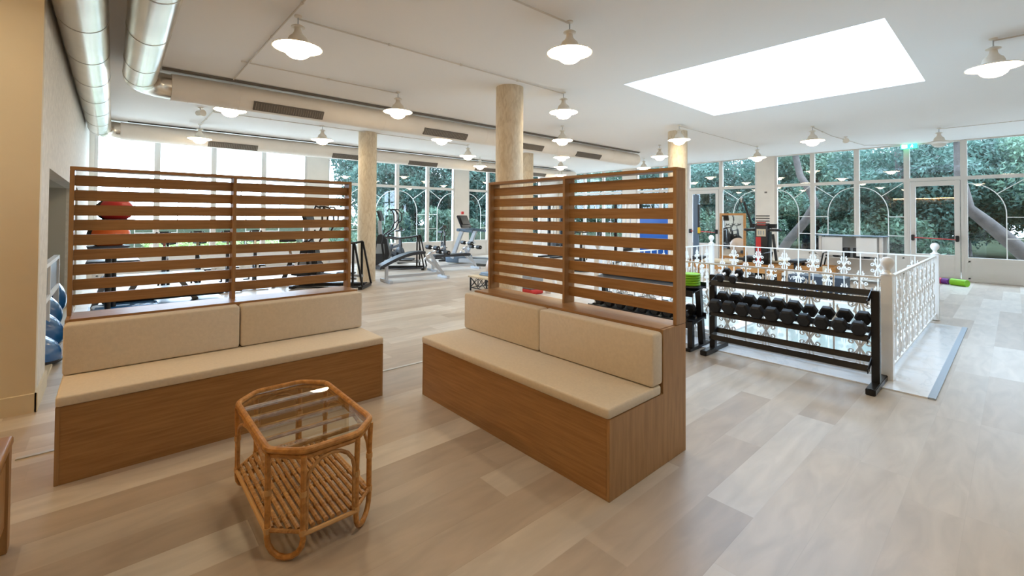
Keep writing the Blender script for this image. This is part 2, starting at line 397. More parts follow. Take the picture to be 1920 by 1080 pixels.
solo(MB().box(XL, 4.945, 0, -.41, 4.97, .14), 'baseboard_front', M['block'], 'plaster coloured skirting board of the wall end', 'baseboard', kind=ST, smooth=0)
solo(MB().box(-.42, 4.945, 0, -.405, RY0, .14), 'baseboard_left', M['block'], 'skirting board round the corner of the wall end', 'baseboard', kind=ST, smooth=0)
solo(MB().box(-.42, 4.055, 0, 9.0, 4.085, .006), 'trim_1', M['strip'], 'thin pale metal profile across the floor behind the benches', 'floor strip', kind=ST, smooth=0)

# ---- window bays.  local frame: x along the wall (left to right seen from inside), y outward, z up
WN = [0]; DN = [0]
def bay(wall, a0, a1, typ):
    """wall 'b': x from a0 to a1 on y=YW; wall 'r': y from a0 (left, larger) to a1 on x=XW"""
    wdt = abs(a1-a0)
    if typ == 'door': DN[0] += 1; nm = 'door_%d' % DN[0]
    else: WN[0] += 1; nm = 'window_%d' % WN[0]
    lab = {'F': 'white framed window with an arc falling to the right', 'R': 'white framed window with an arc rising to the right', 'P': 'plain white framed window', 'door': 'white framed glass door with a push bar'}[typ]
    rt_ = thing(nm, lab, 'door' if typ == 'door' else 'window', ((a0, YW, 0) if wall == 'b' else (XW, a0, 0)), 0 if wall == 'b' else -PI/2, kind=ST)
    W = wdt; e = .06; f = MB(); D0, D1 = 0, .09
    for x0, x1 in ((0, e), (W-e, W)): f.box(x0, D0, 0, x1, D1, CEIL)
    for z0, z1 in ((0, .06), (.5, .58) if typ != 'door' else (0, .05), (2.46, 2.545), (3.40, CEIL)): f.box(e, D0, z0, W-e, D1, z1)
    f.build('window_frame' if typ != 'door' else 'door_frame', M['frame'], rt_, world=False, smooth=0, bevel=.006)
    g = MB(); g.box(e, .04, 2.545, W-e, .046, 3.40)
    x0, x1, zs = e, W-e, .58
    if typ == 'door':
        lf = MB(); q = .11
        lf.box(e+.01, -.015, .06, e+q, .06, 2.45).box(W-e-q, -.015, .06, W-e-.01, .06, 2.45).box(e+q, -.015, .06, W-e-q, .06, .17).box(e+q, -.015, .52, W-e-q, .06, .62).box(e+q, -.015, 2.33, W-e-q, .06, 2.45).box(e+q, .0, .17, W-e-q, .04, .52)
        lf = lf.build('door_leaf', M['frame'], rt_, world=False, smooth=0, bevel=.005)
        g.box(e+q, .02, .62, W-e-q, .026, 2.33)
        bb = MB().tube([(e+.07, -.11, 1.03), (W-e-.07, -.11, 1.0)], .012, 10).build('push_bar', M['red'], rt_, world=False); bb['label'] = 'red push bar'
        hb = MB()
        for x in (e+.06, W-e-.06): hb.box(x-.03, -.13, .95, x+.03, -.015, 1.1)
        hb.build('push_bar_bracket', M['black'], rt_, world=False, bevel=.01)
    else:
        g.box(e, .04, .58, W-e, .046, 2.46)
        p = MB().box(e, .02, .06, W-e, .05, .5); p.build('panel', M['frame'], rt_, world=False, smooth=0)
        p2 = MB(); p2.box(e+.0, .008, .06, e+.035, .02, .5).box(W-e-.035, .008, .06, W-e, .02, .5).box(e, .008, .06, W-e, .02, .095).box(e, .008, .465, W-e, .02, .5)
        p2.build('panel_moulding', M['frame'], rt_, world=False, smooth=0)
        if typ in 'FR':
            t = MB(); iw = W-2*e; rx = iw*.66; rz = .74; zc = 1.62
            fx = (lambda x: e+x) if typ == 'F' else (lambda x: W-e-x)
            pts = [(fx(rx*math.sin(R(90)*i/12)), .034, zc+rz*math.cos(R(90)*i/12)) for i in range(13)]+[(fx(rx), .034, .58)]
            t.tube(pts, .011, 6)
            dg = (fx(rx*math.sin(R(50))), .034, zc+rz*math.cos(R(50)))
            t.tube([dg, (fx(iw-.01), .034, 2.44)], .010, 6)
            for z in (1.55, 1.05): t.tube([(fx(rx), .034, z), (fx(iw), .034, z)], .010, 6)
            t.build('muntin', M['white'], rt_, world=False)
    g.build('window_pane', M['glass'], rt_, world=False, smooth=0)
    return rt_
# back wall (left to right)
bays_b = [(-.33, .80, 'F'), (.80, 1.97, 'R'), (1.97, 3.15, 'F'), (3.15, 4.29, 'R'), (4.90, 6.05, 'F'), (6.05, 7.24, 'R'), (7.24, 8.43, 'F'), (8.43, 9.58, 'R'),
          (10.2, 11.2, 'F'), (11.2, 12.2, 'R'), (12.2, 13.2, 'F'), (13.2, 14.2, 'R')]
for a in bays_b: bay('b', *a)
bays_r = [(13.5, 12.5, 'R'), (12.5, 11.5, 'F'), (11.5, 10.5, 'R'), (9.9, 8.85, 'F'), (8.85, 7.78, 'R'), (7.78, 6.625, 'door'), (6.625, 5.48, 'R'), (4.96, 3.965, 'F'), (3.965, 2.915, 'R'), (2.915, 1.865, 'F'),
          (1.865, .82, 'door'), (.82, -.25, 'F'), (-.25, -1.3, 'R'), (-1.9, -3.0, 'F'), (-3.0, -4.1, 'R')]
for a in bays_r: bay('r', *a)
wb = MB()
for x0, x1 in ((-.55, -.33), (4.29, 4.90), (9.58, 10.2), (14.2, XW+.2)): wb.box(x0, YW-.02, 0, x1, YW+.2, CEIL)
solo(wb, 'wall_back', M['wall'], 'cream piers between the far windows', 'wall', kind=ST, smooth=0)
wr = MB()
for y0, y1 in ((13.5, YW), (9.9, 10.5), (4.96, 5.48), (-1.9, -1.3), (YN, -4.1)): wr.box(XW-.02, y0, 0, XW+.2, y1, CEIL)
solo(wr, 'wall_right', M['wall'], 'cream piers between the garden windows', 'wall', kind=ST, smooth=0)
sk = MB().box(XW-.03, 5.18, 2.28, XW-.015, 5.25, 2.33)
solo(sk, 'wall_sensor', M['vent'], 'small grey sensor high on the cream pier', 'sensor', at=(XW-.02, 5.2, 2.28))

# ---- skylight
s = thing('window_%d' % (WN[0]+1), 'large square roof light, blown out with daylight', 'skylight', (6.99, 2.295, CEIL), kind=ST)
t = .05; z0, z1 = CEIL+.22, 3.70
k = MB(); k.box(SX0-t, SY0-t, z0, SX0, SY1+t, z1).box(SX1, SY0-t, z0, SX1+t, SY1+t, z1).box(SX0, SY0-t, z0, SX1, SY0, z1).box(SX0, SY1, z0, SX1, SY1+t, z1)
k.build('skylight_well', M['white_matt'], s, smooth=0)
k = MB(); k.box(SX0, SY0, 3.60, SX0+.12, SY1, 3.68)
for y in (1.35, 2.3, 3.2): k.box(SX0+.02, y-.06, 3.56, SX0+.2, y+.06, 3.62)
k.build('skylight_frame', M['white'], s, smooth=0)
MB().box(SX0, SY0, 3.685, SX1, SY1, 3.692).build('skylight_pane', glass('milky_roof_glass', (.72, .74, .76, 1)), s, smooth=0)

# ---- columns
cp = MB().lathe([(.205, 0), (.205, CEIL)], 48).mesh('column', M['column'])
for i, (x, y, l) in enumerate(((4.42, 5.03, 'round plaster column right behind the right bench screen'), (4.40, 10.0, 'round plaster column beside the elliptical trainers'),
                               (9.45, 9.95, 'farthest round plaster column, partly hidden by the nearer one'), (9.45, 5.03, 'round plaster column beyond the right screen, near the railing'))):
    o = bpy.data.objects.new('column', cp); COL.objects.link(o); o.location = (x, y, 0)
    tag(o, l, 'column', 'round plaster columns')

# ---- stairwell glass floor with marble surround
solo(MB().box(5.10, .50, 0, 8.78, .86, .012).box(5.10, .86, 0, 5.46, 4.4, .012).box(5.46, 4.05, 0, 9.3, 4.4, .012).box(8.95, .86, 0, 9.3, 4.05, .012), 'trim_2', M['marble'], 'white marble border round the glass floor', 'floor border', kind=ST, smooth=0)
solo(MB().box(5.10, .45, 0, 8.78, .50, .014), 'trim_4', M['bluestrip'], 'blue grey edging strip of the marble border', 'floor strip', kind=ST, smooth=0)
gf = thing('glass_floor', 'pale frosted glass floor panels inside the white railing', 'glass floor', (7.2, 2.45, 0), kind=ST)
q = MB(); q.box(5.46, .86, 0, 5.62, 4.05, .13).box(8.8, .86, 0, 8.95, 4.05, .13).box(5.62, .86, 0, 8.8, 1.0, .13).box(5.62, 3.9, 0, 8.8, 4.05, .13)
q.box(7.15, 1.0, 0, 7.25, 3.9, .07).box(5.62, 2.4, 0, 8.8, 2.5, .07)
q.build('curb', M['white_matt'], gf, smooth=0)
for x0, x1 in ((5.62, 7.15), (7.25, 8.8)):
    for y0_, y1_ in ((1.0, 2.4), (2.5, 3.9)): MB().box(x0, y0_, .0, x1, y1_, .045).build('glass_panel', M['glassfloor'], gf, smooth=0)

# ================================================================== BALUSTRADE
RX0, RX1, RYa, RYb = 5.40, 9.13, .80, 4.13
bl = thing('balustrade', 'white wrought iron railing with scrolls round the glass floor', 'railing', ((RX0+RX1)/2, (RYa+RYb)/2, 0))
pm = MB().box(-.042, -.042, .012, .042, .042, .97).lathe([(.05, .97), (.055, .985), (.03, 1.0), (.022, 1.02), (.03, 1.04), (.048, 1.065), (.054, 1.09), (.048, 1.115), (.03, 1.138), (.002, 1.145)], 16)
pme = pm.mesh('post', M['white'])
for x in (RX0, RX1):
    for y in (RYa, RYb):
        o = bpy.data.objects.new('post', pme); COL.objects.link(o); o.parent = bl; o.location = (x-bl.location.x, y-bl.location.y, 0)
def scroll(mb, zc, sc=1.0):
    """double C-scroll ornament in the x-z plane"""
    o_ = len(mb.v)
    for sx in (-1, 1):
        for sz in (-1, 1):
            p = [(sx*.006, 0, zc+sz*.004), (sx*.018, 0, zc+sz*.026), (sx*.034, 0, zc+sz*.052), (sx*.052, 0, zc+sz*.064)]
            cx, cz = sx*.056, zc+sz*.040
            for i in range(1, 9):
                a = R(90-i*46); rad = .024*(1-.085*i); p.append((cx+sx*rad*math.cos(a), 0, cz+sz*rad*math.sin(a)))
            mb.tube(p, .0068, 5)
            mb.tube([(sx*.008, 0, zc+sz*.02), (sx*.026, 0, zc+sz*.07), (sx*.033, 0, zc+sz*.10), (sx*.022, 0, zc+sz*.122), (sx*.028, 0, zc+sz*.14)], [.006, .007, .014, .008, .006], 6)
    mb.v[o_:] = [(x*1.18, y, zc+(z-zc)*1.12) for x, y, z in mb.v[o_:]]
    mb.sph((0, 0, zc), .016, 8, 6, (1, 1, 1.6))
def baluster(cs):
    b = MB(); b.box(-.007, -.007, .10, .007, .007, .935)
    for c in cs: scroll(b, c)
    return b.mesh('baluster', M['white'], smooth=50)
bA, bB = baluster((.715, .26)), baluster((.49,))
def side(p0, p1, n):
    a, b = Vector(p0), Vector(p1); d = b-a; rz = math.atan2(d.y, d.x)
    for i in range(1, n):
        o = bpy.data.objects.new('baluster', bA if i % 2 else bB); COL.objects.link(o); o.parent = bl
        p = a+d*i/n; o.location = (p.x-bl.location.x, p.y-bl.location.y, 0); o.rotation_euler = (0, 0, rz)
    r = MB(); r.bar((a.x, a.y, .945), (b.x, b.y, .945), .032, .018); r.build('top_rail', M['white'], bl)
    r = MB(); r.bar((a.x, a.y, .095), (b.x, b.y, .095), .025, .016); r.build('bottom_rail', M['white'], bl)
side((RX0, RYa, 0), (RX0, RYb, 0), 16); side((RX1, RYa, 0), (RX1, RYb, 0), 15)
side((RX0, RYa, 0), (RX1, RYa, 0), 18); side((RX0, RYb, 0), (RX1, RYb, 0), 18)

# ================================================================== BENCHES WITH SLATTED SCREENS
def bench(loc, rz, L, label, woodm, woodp):
    """local x = along bench (0..L, seen from the seat side left to right), y = towards the back"""
    t = thing('bench', label, 'bench', loc, rz)
    wx = M['oak_x']
    b = MB(); b.box(.02, 0, 0, L-.02, .02, .43).box(.02, .02, .41, L-.02, .52, .43); b.build('seat_box', wx, t, world=False, smooth=0, bevel=.0015)
    for x0 in (0, L-.02):
        e = MB().prism([(0, 0), (.80+.02, 0), (.82, .815), (.54, .815), (.54, .43), (0, .43)], x0, x0+.02, 'x'); e.build('end_panel', M['oak'], t, world=False, smooth=0, bevel=.0015)
    b = MB(); b.box(.02, .54, .43, L-.02, .56, .80).box(.02, .54, .80, L-.02, .82, .818).box(.02, .80, 0, L-.02, .818, .80); b.build('back_box', wx, t, world=False, smooth=0, bevel=.0015)
    for x0 in (0, L/2-.012, L-.024):
        MB().box(x0, .70, .818, x0+.024, .82, 1.80).build('screen_post', M['oak'], t, world=False, smooth=0, bevel=.0015)
    MB().box(0, .70, 1.80, L, .82, 1.822).build('top_rail', wx, t, world=False, smooth=0, bevel=.0015)
    for k_ in range(9):
        zt = 1.767-.1022*k_
        for x0, x1 in ((.024, L/2-.012), (L/2+.012, L-.024)):
            MB().box(x0, .752, zt-.0735, x1, .770, zt).build('slat', wx, t, world=False, smooth=0, bevel=.0015)
    return t
def cushions(loc, rz, L, words):
    Mt = Matrix.Rotation(rz, 4, 'Z')
    def put(mb, name, label, cat, group):
        me = mb.mesh(name, M['cushion'], smooth=50); o = bpy.data.objects.new(name, me); COL.objects.link(o)
        o.location = loc; o.rotation_euler = (0, 0, rz); tag(o, label, cat, group); return o
    put(MB().rbox(0, -.012, .432, L, .52, .487, .016), 'seat_cushion', words[0], 'cushion', 'bench seat cushions')
    for i, (x0, x1) in enumerate(((.0, L/2-.004), (L/2+.004, L))):
        b = MB().rbox(x0, .425, .490, x1, .535, .805, .02, axis='y')
        b.v = [(x, y-(.0)*(z-.49), z) for x, y, z in b.v]
        put(b, 'back_cushion', words[1+i], 'cushion', 'bench back cushions')
LB = ((-.22, 3.526, 0), 0.0, 1.926)
bench(*LB, 'oak veneered bench with slatted screen at the left, behind the rattan table', None, None)
cushions(*LB, ('long beige seat cushion on the left bench', 'beige back cushion at the left end of the left bench', 'beige back cushion at the right end of the left bench'))
RB = ((1.97, 3.335, 0), -PI/2, 1.905)
bench(*RB, 'oak veneered bench with slatted screen in the middle, beside the dumbbell rack', None, None)
cushions(*RB, ('long beige seat cushion on the middle bench', 'beige back cushion at the far end of the middle bench', 'beige back cushion at the near end of the middle bench'))

# ================================================================== RATTAN TABLE
def rattan_table():
    t = thing('rattan_table', 'rattan side table with clipped corners, glass top and stick shelf', 'side table', (.757, 2.50, 0))
    hx, hy, c = .235, .435, .115; H = .475
    def octo(hx, hy, c, z, rounds=3):
        P = []
        for (sx, sy) in ((1, 1), (-1, 1), (-1, -1), (1, -1)):
            a = (sx*hx, sy*(hy-c), z); b = (sx*(hx-c), sy*hy, z)
            if sx*sy < 0: a, b = b, a
            P += [a, b]
        out = []   # soften
        n = len(P)
        for i in range(n):
            p0, p1, p2 = Vector(P[i-1]), Vector(P[i]), Vector(P[(i+1) % n])
            d0 = (p0-p1).normalized()*.035; d1 = (p2-p1).normalized()*.035
            for k_ in range(4):
                u_ = k_/3; out.append((p1+d0)*(1-u_)**2+p1*2*u_*(1-u_)+(p1+d1)*u_**2)
        return out
    MB().tube(octo(hx, hy, c, H), .015, 10, closed=True).tube(octo(hx-.004, hy-.004, c, H-.026), .012, 10, closed=True).build('rim', M['rattan'], t, world=False)
    g = octo(hx-.012, hy-.012, c, 0)
    MB().prism([(p[0], p[1]) for p in g], H-.006, H+.002).build('glass_top', M['tglass'], t, world=False, smooth=0)
    cr = MB()
    for i in range(4):
        x = -hx+.085+i*.10
        # cross sticks run the long way under the glass
        yy = hy-.02 if abs(x) < hx-c else hy-c+.05
        cr.tube([(x, -yy, H-.03), (x, yy, H-.03)], .011, 8)
    cr = MB()
    for i in range(5):
        y = -hy+.14+i*.148; xx = hx-.008
        cr.tube([(-xx, y, H-.03), (xx, y, H-.03)], .0115, 8)
    cr.build('top_sticks', M['rattan_l'], t, world=False)
    # corners: two legs each, joined by a foot loop
    for (sx, sy) in ((1, 1), (-1, 1), (-1, -1), (1, -1)):
        a = Vector((sx*hx, sy*(hy-c), 0)); b = Vector((sx*(hx-c), sy*hy, 0)); a2 = a*.985; b2 = b*.985
        mid = (a2+b2)/2; d = (b2-a2)/2
        pts = [a+Vector((0, 0, H-.02)), a2+Vector((0, 0, .30)), a2+Vector((0, 0, .12))]
        for k_ in range(9):
            th = PI*k_/8; pts.append(mid-d*math.cos(th)*1.02+Vector((0, 0, .095-.083*math.sin(th))))
        pts += [b2+Vector((0, 0, .12)), b2+Vector((0, 0, .30)), b+Vector((0, 0, H-.02))]
        MB().tube(pts, .0125, 10).build('leg', M['rattan'], t, world=False)
        # tie stick and bindings
        bd = MB(); bd.tube([a2+Vector((0, 0, .125)), b2+Vector((0, 0, .125))], .009, 8); bd.build('corner_stick', M['rattan_l'], t, world=False)
        bd = MB()
        for p in (a2, b2):
            for z_ in (.125, .29): MB().cyl((p.x, p.y, z_-.012), (p.x, p.y, z_+.012), .016, 10).build('cane_binding', M['bind'], t, world=False)
    # arches between the legs
    for sgn in (-1, 1):
        y = sgn*(hy-.004); x0 = hx-c-.015
        p = [(-x0, y, .13), (-x0, y, .33)]+[(-x0*math.cos(PI*i/8)*1.0, y, .33+.10*math.sin(PI*i/8)) for i in range(1, 8)]+[(x0, y, .33), (x0, y, .13)]
        MB().tube(p, .009, 8).build('arch', M['rattan_l'], t, world=False)
        x = sgn*(hx-.004); y0 = hy-c-.015
        p = [(x, -y0, .13), (x, -y0, .31)]+[(x, -y0*math.cos(PI*i/10), .31+.125*math.sin(PI*i/10)) for i in range(1, 10)]+[(x, y0, .31), (x, y0, .13)]
        MB().tube(p, .009, 8).build('arch', M['rattan_l'], t, world=False)
    sh = MB(); n = 16
    for i in range(n):
        x = -hx+.02+(2*hx-.04)*i/(n-1); yy = hy-.02 if abs(x) < hx-c else hy-.02-(abs(x)-(hx-c))
        sh.tube([(x, -yy, .128), (x+random.uniform(-.003, .003), 0, .130), (x, yy, .128)], .0105, 7)
    sh.build('shelf', M['rattan_l'], t, world=False)
    sf = MB()
    for y in (-.27, -.09, .09, .27):
        sf.tube([(-hx+.01, y, .113), (hx-.01, y, .113)], .008, 6)
        p = [(-hx+.01+(2*hx-.02)*i/64, y, .132+.012*math.cos(i*PI/2)) for i in range(65)]; sf.tube(p, .0025, 4)
    for sgn in (-1, 1):
        sf.tube([(-(hx-c), sgn*hy, .118), (hx-c, sgn*hy, .118)], .010, 8); sf.tube([(sgn*hx, -(hy-c), .118), (sgn*hx, hy-c, .118)], .010, 8)
    sf.build('shelf_binding', M['bind'], t, world=False)
rattan_table()

# wooden bench cut by the left edge of the photo
t = thing('wooden_stool', 'low wooden bench end cut off at the left edge of the photo', 'bench', (-.6, 2.7, 0))
MB().rbox(-.88, 2.30, .455, -.32, 3.05, .49, .012).build('seat', M['oak_y'], t)
for y in (2.34, 2.97):
    for x in (-.86, -.37):
        MB().box(x, y, 0, x+.045, y+.07, .455).build('leg', M['oak'], t, smooth=0, bevel=.003)
MB().box(-.36, 2.41, .12, -.335, 2.97, .17).box(-.86, 2.41, .12, -.84, 2.97, .17).build('rail', M['oak_y'], t, smooth=0)
MB().box(-.355, 2.41, .17, -.335, 2.97, .40).build('side_board', M['oak'], t, smooth=0)

# ================================================================== PENDANT LAMPS
def make_lamp(mat_glass, label):
    t = thing('pendant_lamp', label, 'lamp', (0, 0, CEIL), 0, 'enamel saucer pendants along the ceiling')
    MB().lathe([(.035, 0), (.035, -.012), (.012, -.02)], 16).build('ceiling_rose', M['lampwhite'], t, world=False)
    MB().cyl((0, 0, -.015), (0, 0, -.095), .006, 8).build('stem', M['steel'], t, world=False)
    MB().lathe([(.006, -.085), (.035, -.092), (.062, -.108), (.062, -.114), (.04, -.118), (.03, -.13)], 24, cap=False).build('collar', M['lampwhite'], t, world=False)
    MB().lathe([(.03, -.118), (.036, -.16), (.05, -.185), (.078, -.21), (.09, -.24), (.092, -.275)], 28, cap=False).build('neck', M['lampwhite'], t, world=False)
    MB().lathe([(.09, -.262), (.12, -.275), (.20, -.298), (.222, -.308), (.224, -.316), (.214, -.314)], 32, cap=False).build('saucer', M['lampwhite'], t, world=False)
    MB().lathe([(.216, -.314), (.175, -.326), (.135, -.336), (.118, -.350), (.102, -.378), (.07, -.402), (.03, -.413), (.001, -.415)], 28, cap=False).build('diffuser', mat_glass, t, world=False)
    return t
LL = [((1.31, 4.60), 'lit saucer lamp nearest the round ducts, large at upper left'),
      ((3.34, 2.91), 'lit saucer lamp large at top centre, left of the skylight'),
      ((3.29, 6.38), 'lit saucer lamp in front of the near cross duct, left of the big column'),
      ((5.19, 4.64), 'lit saucer lamp right of the big column, topmost of the stacked row'),
      ((7.09, 6.37), 'lit saucer lamp second down in the row right of the big column'),
      ((9.10, 8.20), 'lit saucer lamp third down in the row right of the big column'),
      ((10.85, 9.82), 'lit saucer lamp fourth down in the row right of the big column'),
      ((12.95, 11.72), 'lit saucer lamp lowest in the row right of the big column'),
      ((1.33, 8.06), 'lit saucer lamp under the near cross duct, beside the spotlight'),
      ((1.36, 11.56), 'lit saucer lamp over the left screen at the back duct'),
      ((3.33, 9.87), 'lit saucer lamp left of the column by the elliptical trainers'),
      ((5.19, 8.09), 'lit saucer lamp just under the second vent of the near cross duct'),
      ((7.11, 9.78), 'lit saucer lamp left of the big column, upper of two'),
      ((8.85, 11.51), 'lit saucer lamp left of the big column, lower and smaller of two'),
      ((10.86, 6.29), 'lit saucer lamp upper of two over the right end of the middle screen'),
      ((12.98, 8.09), 'lit saucer lamp lower of two over the right end of the middle screen'),
      ((8.80, 4.65), 'lit saucer lamp in front of the column nearest the railing'),
      ((10.92, 2.81), 'lit saucer lamp below the skylight in front of the garden windows'),
      ((12.91, 4.60), 'lit saucer lamp over the cream pier of the window wall'),
      ((6.99, .14), 'lit saucer lamp large at the upper right edge'),
      ((3.34, -.6), 'lit saucer lamp behind the camera'),
      ((1.31, 1.1), 'lit saucer lamp just over the camera'),
      ((-.95, 3.95), 'lit saucer lamp over the front left corner'),
      ((-1.2, -1.0), 'lit saucer lamp behind the camera on the left')]
LL = LL[:23]
l0 = make_lamp(M['opal'], LL[0][1]); l0.location = (*LL[0][0], CEIL)
for p, l in LL[1:]: dup(l0, (*p, CEIL), 0, l)
lo = make_lamp(M['opal_off'], 'unlit saucer lamp at the upper right beside the exit sign'); lo.location = (13.05, 1.06, CEIL)

# ================================================================== DUCTS
def pipe(t, pts, r, m, name='duct_pipe'): return MB().tube(pts, r, 36).build(name, m, t)
def rings(t, pos, axis, r, m):
    for p in pos:
        b = MB()
        if axis == 'y': b.cyl((p[0], p[1]-.005, p[2]), (p[0], p[1]+.005, p[2]), r+.003, 36)
        else: b.cyl((p[0]-.005, p[1], p[2]), (p[0]+.005, p[1], p[2]), r+.003, 36)
        b.build('duct_band', m, t)
def vent(t, x, y, z, r, wdt, a=-38):
    """slot grille on the lower front of an x-running duct of radius r"""
    v = MB(); A = R(a); n = Vector((0, -math.cos(A), math.sin(A))); u_ = Vector((0, math.sin(A), math.cos(A)))
    c = Vector((x, y, z))+n*(r+.0)
    rot = (A*1.0, 0, 0)
    v.obox(c, (wdt, .03, .135), (-A, 0, 0)); o = v.build('vent_grille', M['vent'], t, smooth=0)
    b = MB(); k_ = int(wdt/.035)
    for i in range(k_): b.obox(c+n*.016+Vector((-wdt/2+.03+i*(wdt-.06)/(k_-1), 0, 0)), (.006, .012, .105), (-A, 0, 0))
    bb = b.build('vent_blade', M['blade'], o, smooth=0)
DR = .18; DZ = 3.225
def elbow(c, r, a0, a1, z): return [(c[0]+r*math.cos(R(a0+(a1-a0)*i/8)), c[1]+r*math.sin(R(a0+(a1-a0)*i/8)), z) for i in range(9)]
d1 = thing('ventilation_duct', 'outer round metal duct along the left wall turning along the far windows', 'duct', (-.22, 8, CEIL))
pipe(d1, [(-.222, -3.5, DZ), (-.222, 12.0, DZ)]+elbow((.09, 12.0), .312, 180, 90, DZ)[1:], .172, M['duct'])
pipe(d1, [(.09, 12.312, DZ), (14.4, 12.312, DZ)], DR, M['ductw'])
rings(d1, [(-.222, y, DZ) for y in (-2.4, -1.3, -.2, .9, 2.0, 3.1, 4.2, 5.3, 6.4, 7.5, 8.6, 9.7, 10.8, 11.9)], 'y', .172, M['band'])
rings(d1, [(x, 12.312, DZ) for x in (.3, 3.4, 5.9, 8.5, 11.2)], 'x', DR, M['ductw'])
for x, wd in ((2.09, 1.0), (4.85, .95), (7.15, 1.0), (9.63, .95), (12.1, .95)): vent(d1, x, 12.312, DZ, DR, wd)
d2 = thing('ventilation_duct', 'inner round metal duct turning into the near cross duct over the gym', 'duct', (.22, 5, CEIL))
pipe(d2, [(.225, -3.5, DZ), (.225, 7.25, DZ)]+elbow((.56, 7.25), .335, 180, 90, DZ)[1:], .165, M['duct'])
pipe(d2, [(.56, 7.585, DZ), (11.7, 7.585, DZ)], DR, M['ductw'])
rings(d2, [(.225, y, DZ) for y in (-2.4, -1.3, -.2, .9, 2.0, 3.1, 4.2, 5.3, 6.4, 7.1)], 'y', .165, M['band'])
rings(d2, [(x, 7.585, DZ) for x in (.75, 1.35, 3.6, 5.9, 8.1, 10.4, 11.5)], 'x', DR, M['ductw'])
for x in (2.02, 4.88, 7.1, 9.32): vent(d2, x, 7.585, DZ, DR, 1.0)
hg = MB()
for y in (1.0, 4.2, 7.1, 10.3):
    for x in (-.222, .225) if y < 7.3 else (-.222,): hg.cyl((x, y, DZ+.17), (x, y, CEIL), .006, 6)
hg.build('hanger', M['steel'], d2)
solo(MB().cyl((.2, 12.14, 3.41), (14.0, 12.14, 3.41), .012, 8), 'cable_conduit', M['dark'], 'dark conduit along the top of the back duct', 'conduit')
solo(MB().cyl((.45, 7.40, 3.41), (11.6, 7.40, 3.41), .016, 8).cyl((.45, 7.36, 3.415), (11.6, 7.36, 3.415), .010, 8), 'cable_conduit', M['vent'], 'pair of grey conduits along the near cross duct', 'conduit')
def conduit(pts, label, r=.009, m='conduit'):
    b = MB().tube(pts, r, 8)
    for a, c in zip(pts[:-1], pts[1:]):
        a, c = Vector(a), Vector(c); n = int((c-a).length/1.1); d = (c-a).normalized()
        for i in range(1, n+1):
            p = a+(c-a)*i/(n+1); b.cyl(p-d*.015, p+d*.015, r*1.7, 8)
    return solo(b, 'cable_conduit', M[m], label, 'conduit')
zc = CEIL-.022
conduit([(1.31, 4.62, zc), (5.19, 4.64, zc)], 'ceiling conduit from the upper left lamp to the row beside the big column')
conduit([(1.31, 2.93, zc), (3.34, 2.91, zc)], 'ceiling conduit leading to the lamp at top centre')
conduit([(1.16, 6.38, zc), (3.29, 6.38, zc)], 'ceiling conduit leading to the lamp in front of the near cross duct')
conduit([(1.24, 1.2, zc), (1.24, 7.3, zc)], 'ceiling conduit running from the upper left lamp to the near cross duct')
conduit([(1.36, 8.0, zc), (1.36, 11.6, zc)], 'ceiling conduit between the two ducts at the left')
conduit([(1.36, 9.87, zc), (7.1, 9.8, zc)], 'ceiling conduit between the ducts above the gym machines')
conduit([(7.0, .14, zc), (7.0, -2.0, zc)], 'ceiling conduit leaving the lamp at the upper right edge')
conduit([(10.92, 2.81, zc), (12.4, 2.81, zc), (14.6, 2.6, zc), (15.2, 1.8, zc)], 'ceiling conduit from the lamp below the skylight to the exit sign')
conduit([(13.05, 1.06, zc), (13.05, -3.0, zc)], 'ceiling conduit at the unlit lamp on the right', .007)
conduit([(8.8, 4.65, zc), (12.9, 4.6, zc)], 'faint ceiling conduit from the railing column to the pier lamp', .006)

# spotlights / camera on the ceiling
def spot(loc, rz, label):
    t = thing('spotlight', label, 'spotlight', loc, rz)
    MB().cyl((0, 0, 0), (0, 0, -.06), .012, 8).lathe([(.04, 0), (.04, -.012)], 16).build('bracket', M['lampwhite'], t, world=False)
    MB().lathe([(.035, -.07), (.05, -.06), (.055, .05), (.06, .07), (.05, .072)], 16, (0, 0, -.10), 'x').build('housing', M['lampwhite'], t, world=False)
spot((1.15, 9.75, CEIL), R(-60), 'small white ceiling spotlight between the two ducts')
spot((12.9, 2.65, CEIL), R(200), 'small white ceiling spotlight near the exit sign conduit')
# exit sign
t = thing('exit_sign', 'green lit emergency exit sign above the glass door', 'sign', (15.22, 1.80, 3.30))
MB().box(15.20, 1.64, 3.30, 15.24, 1.96, 3.42).build('sign_box', emis('exit_green', (.05, .75, .40, 1), 1.3), t, smooth=0, bevel=.004)
ew = emis('exit_white', (.8, 1, .95, 1), 2.2)
sgn = MB().box(15.196, 1.83, 3.315, 15.199, 1.935, 3.405)
sgn.build('white_panel', ew, t, smooth=0)
sg = MB()   # running figure
sg.lathe([(.001, 0), (.010, 0), (.010, .003), (.001, .003)], 12, (15.196, 1.735, 3.395), 'x')
for a, b in (((1.735, 3.384), (1.745, 3.352)), ((1.738, 3.38), (1.715, 3.37)), ((1.738, 3.38), (1.758, 3.364)), ((1.745, 3.352), (1.722, 3.338)), ((1.722, 3.338), (1.725, 3.318)), ((1.745, 3.352), (1.768, 3.330))):
    sg.bar((15.197, a[0], a[1]), (15.197, b[0], b[1]), .009, .003, (1, 0, 0))
sg.build('running_figure', ew, t, smooth=0)

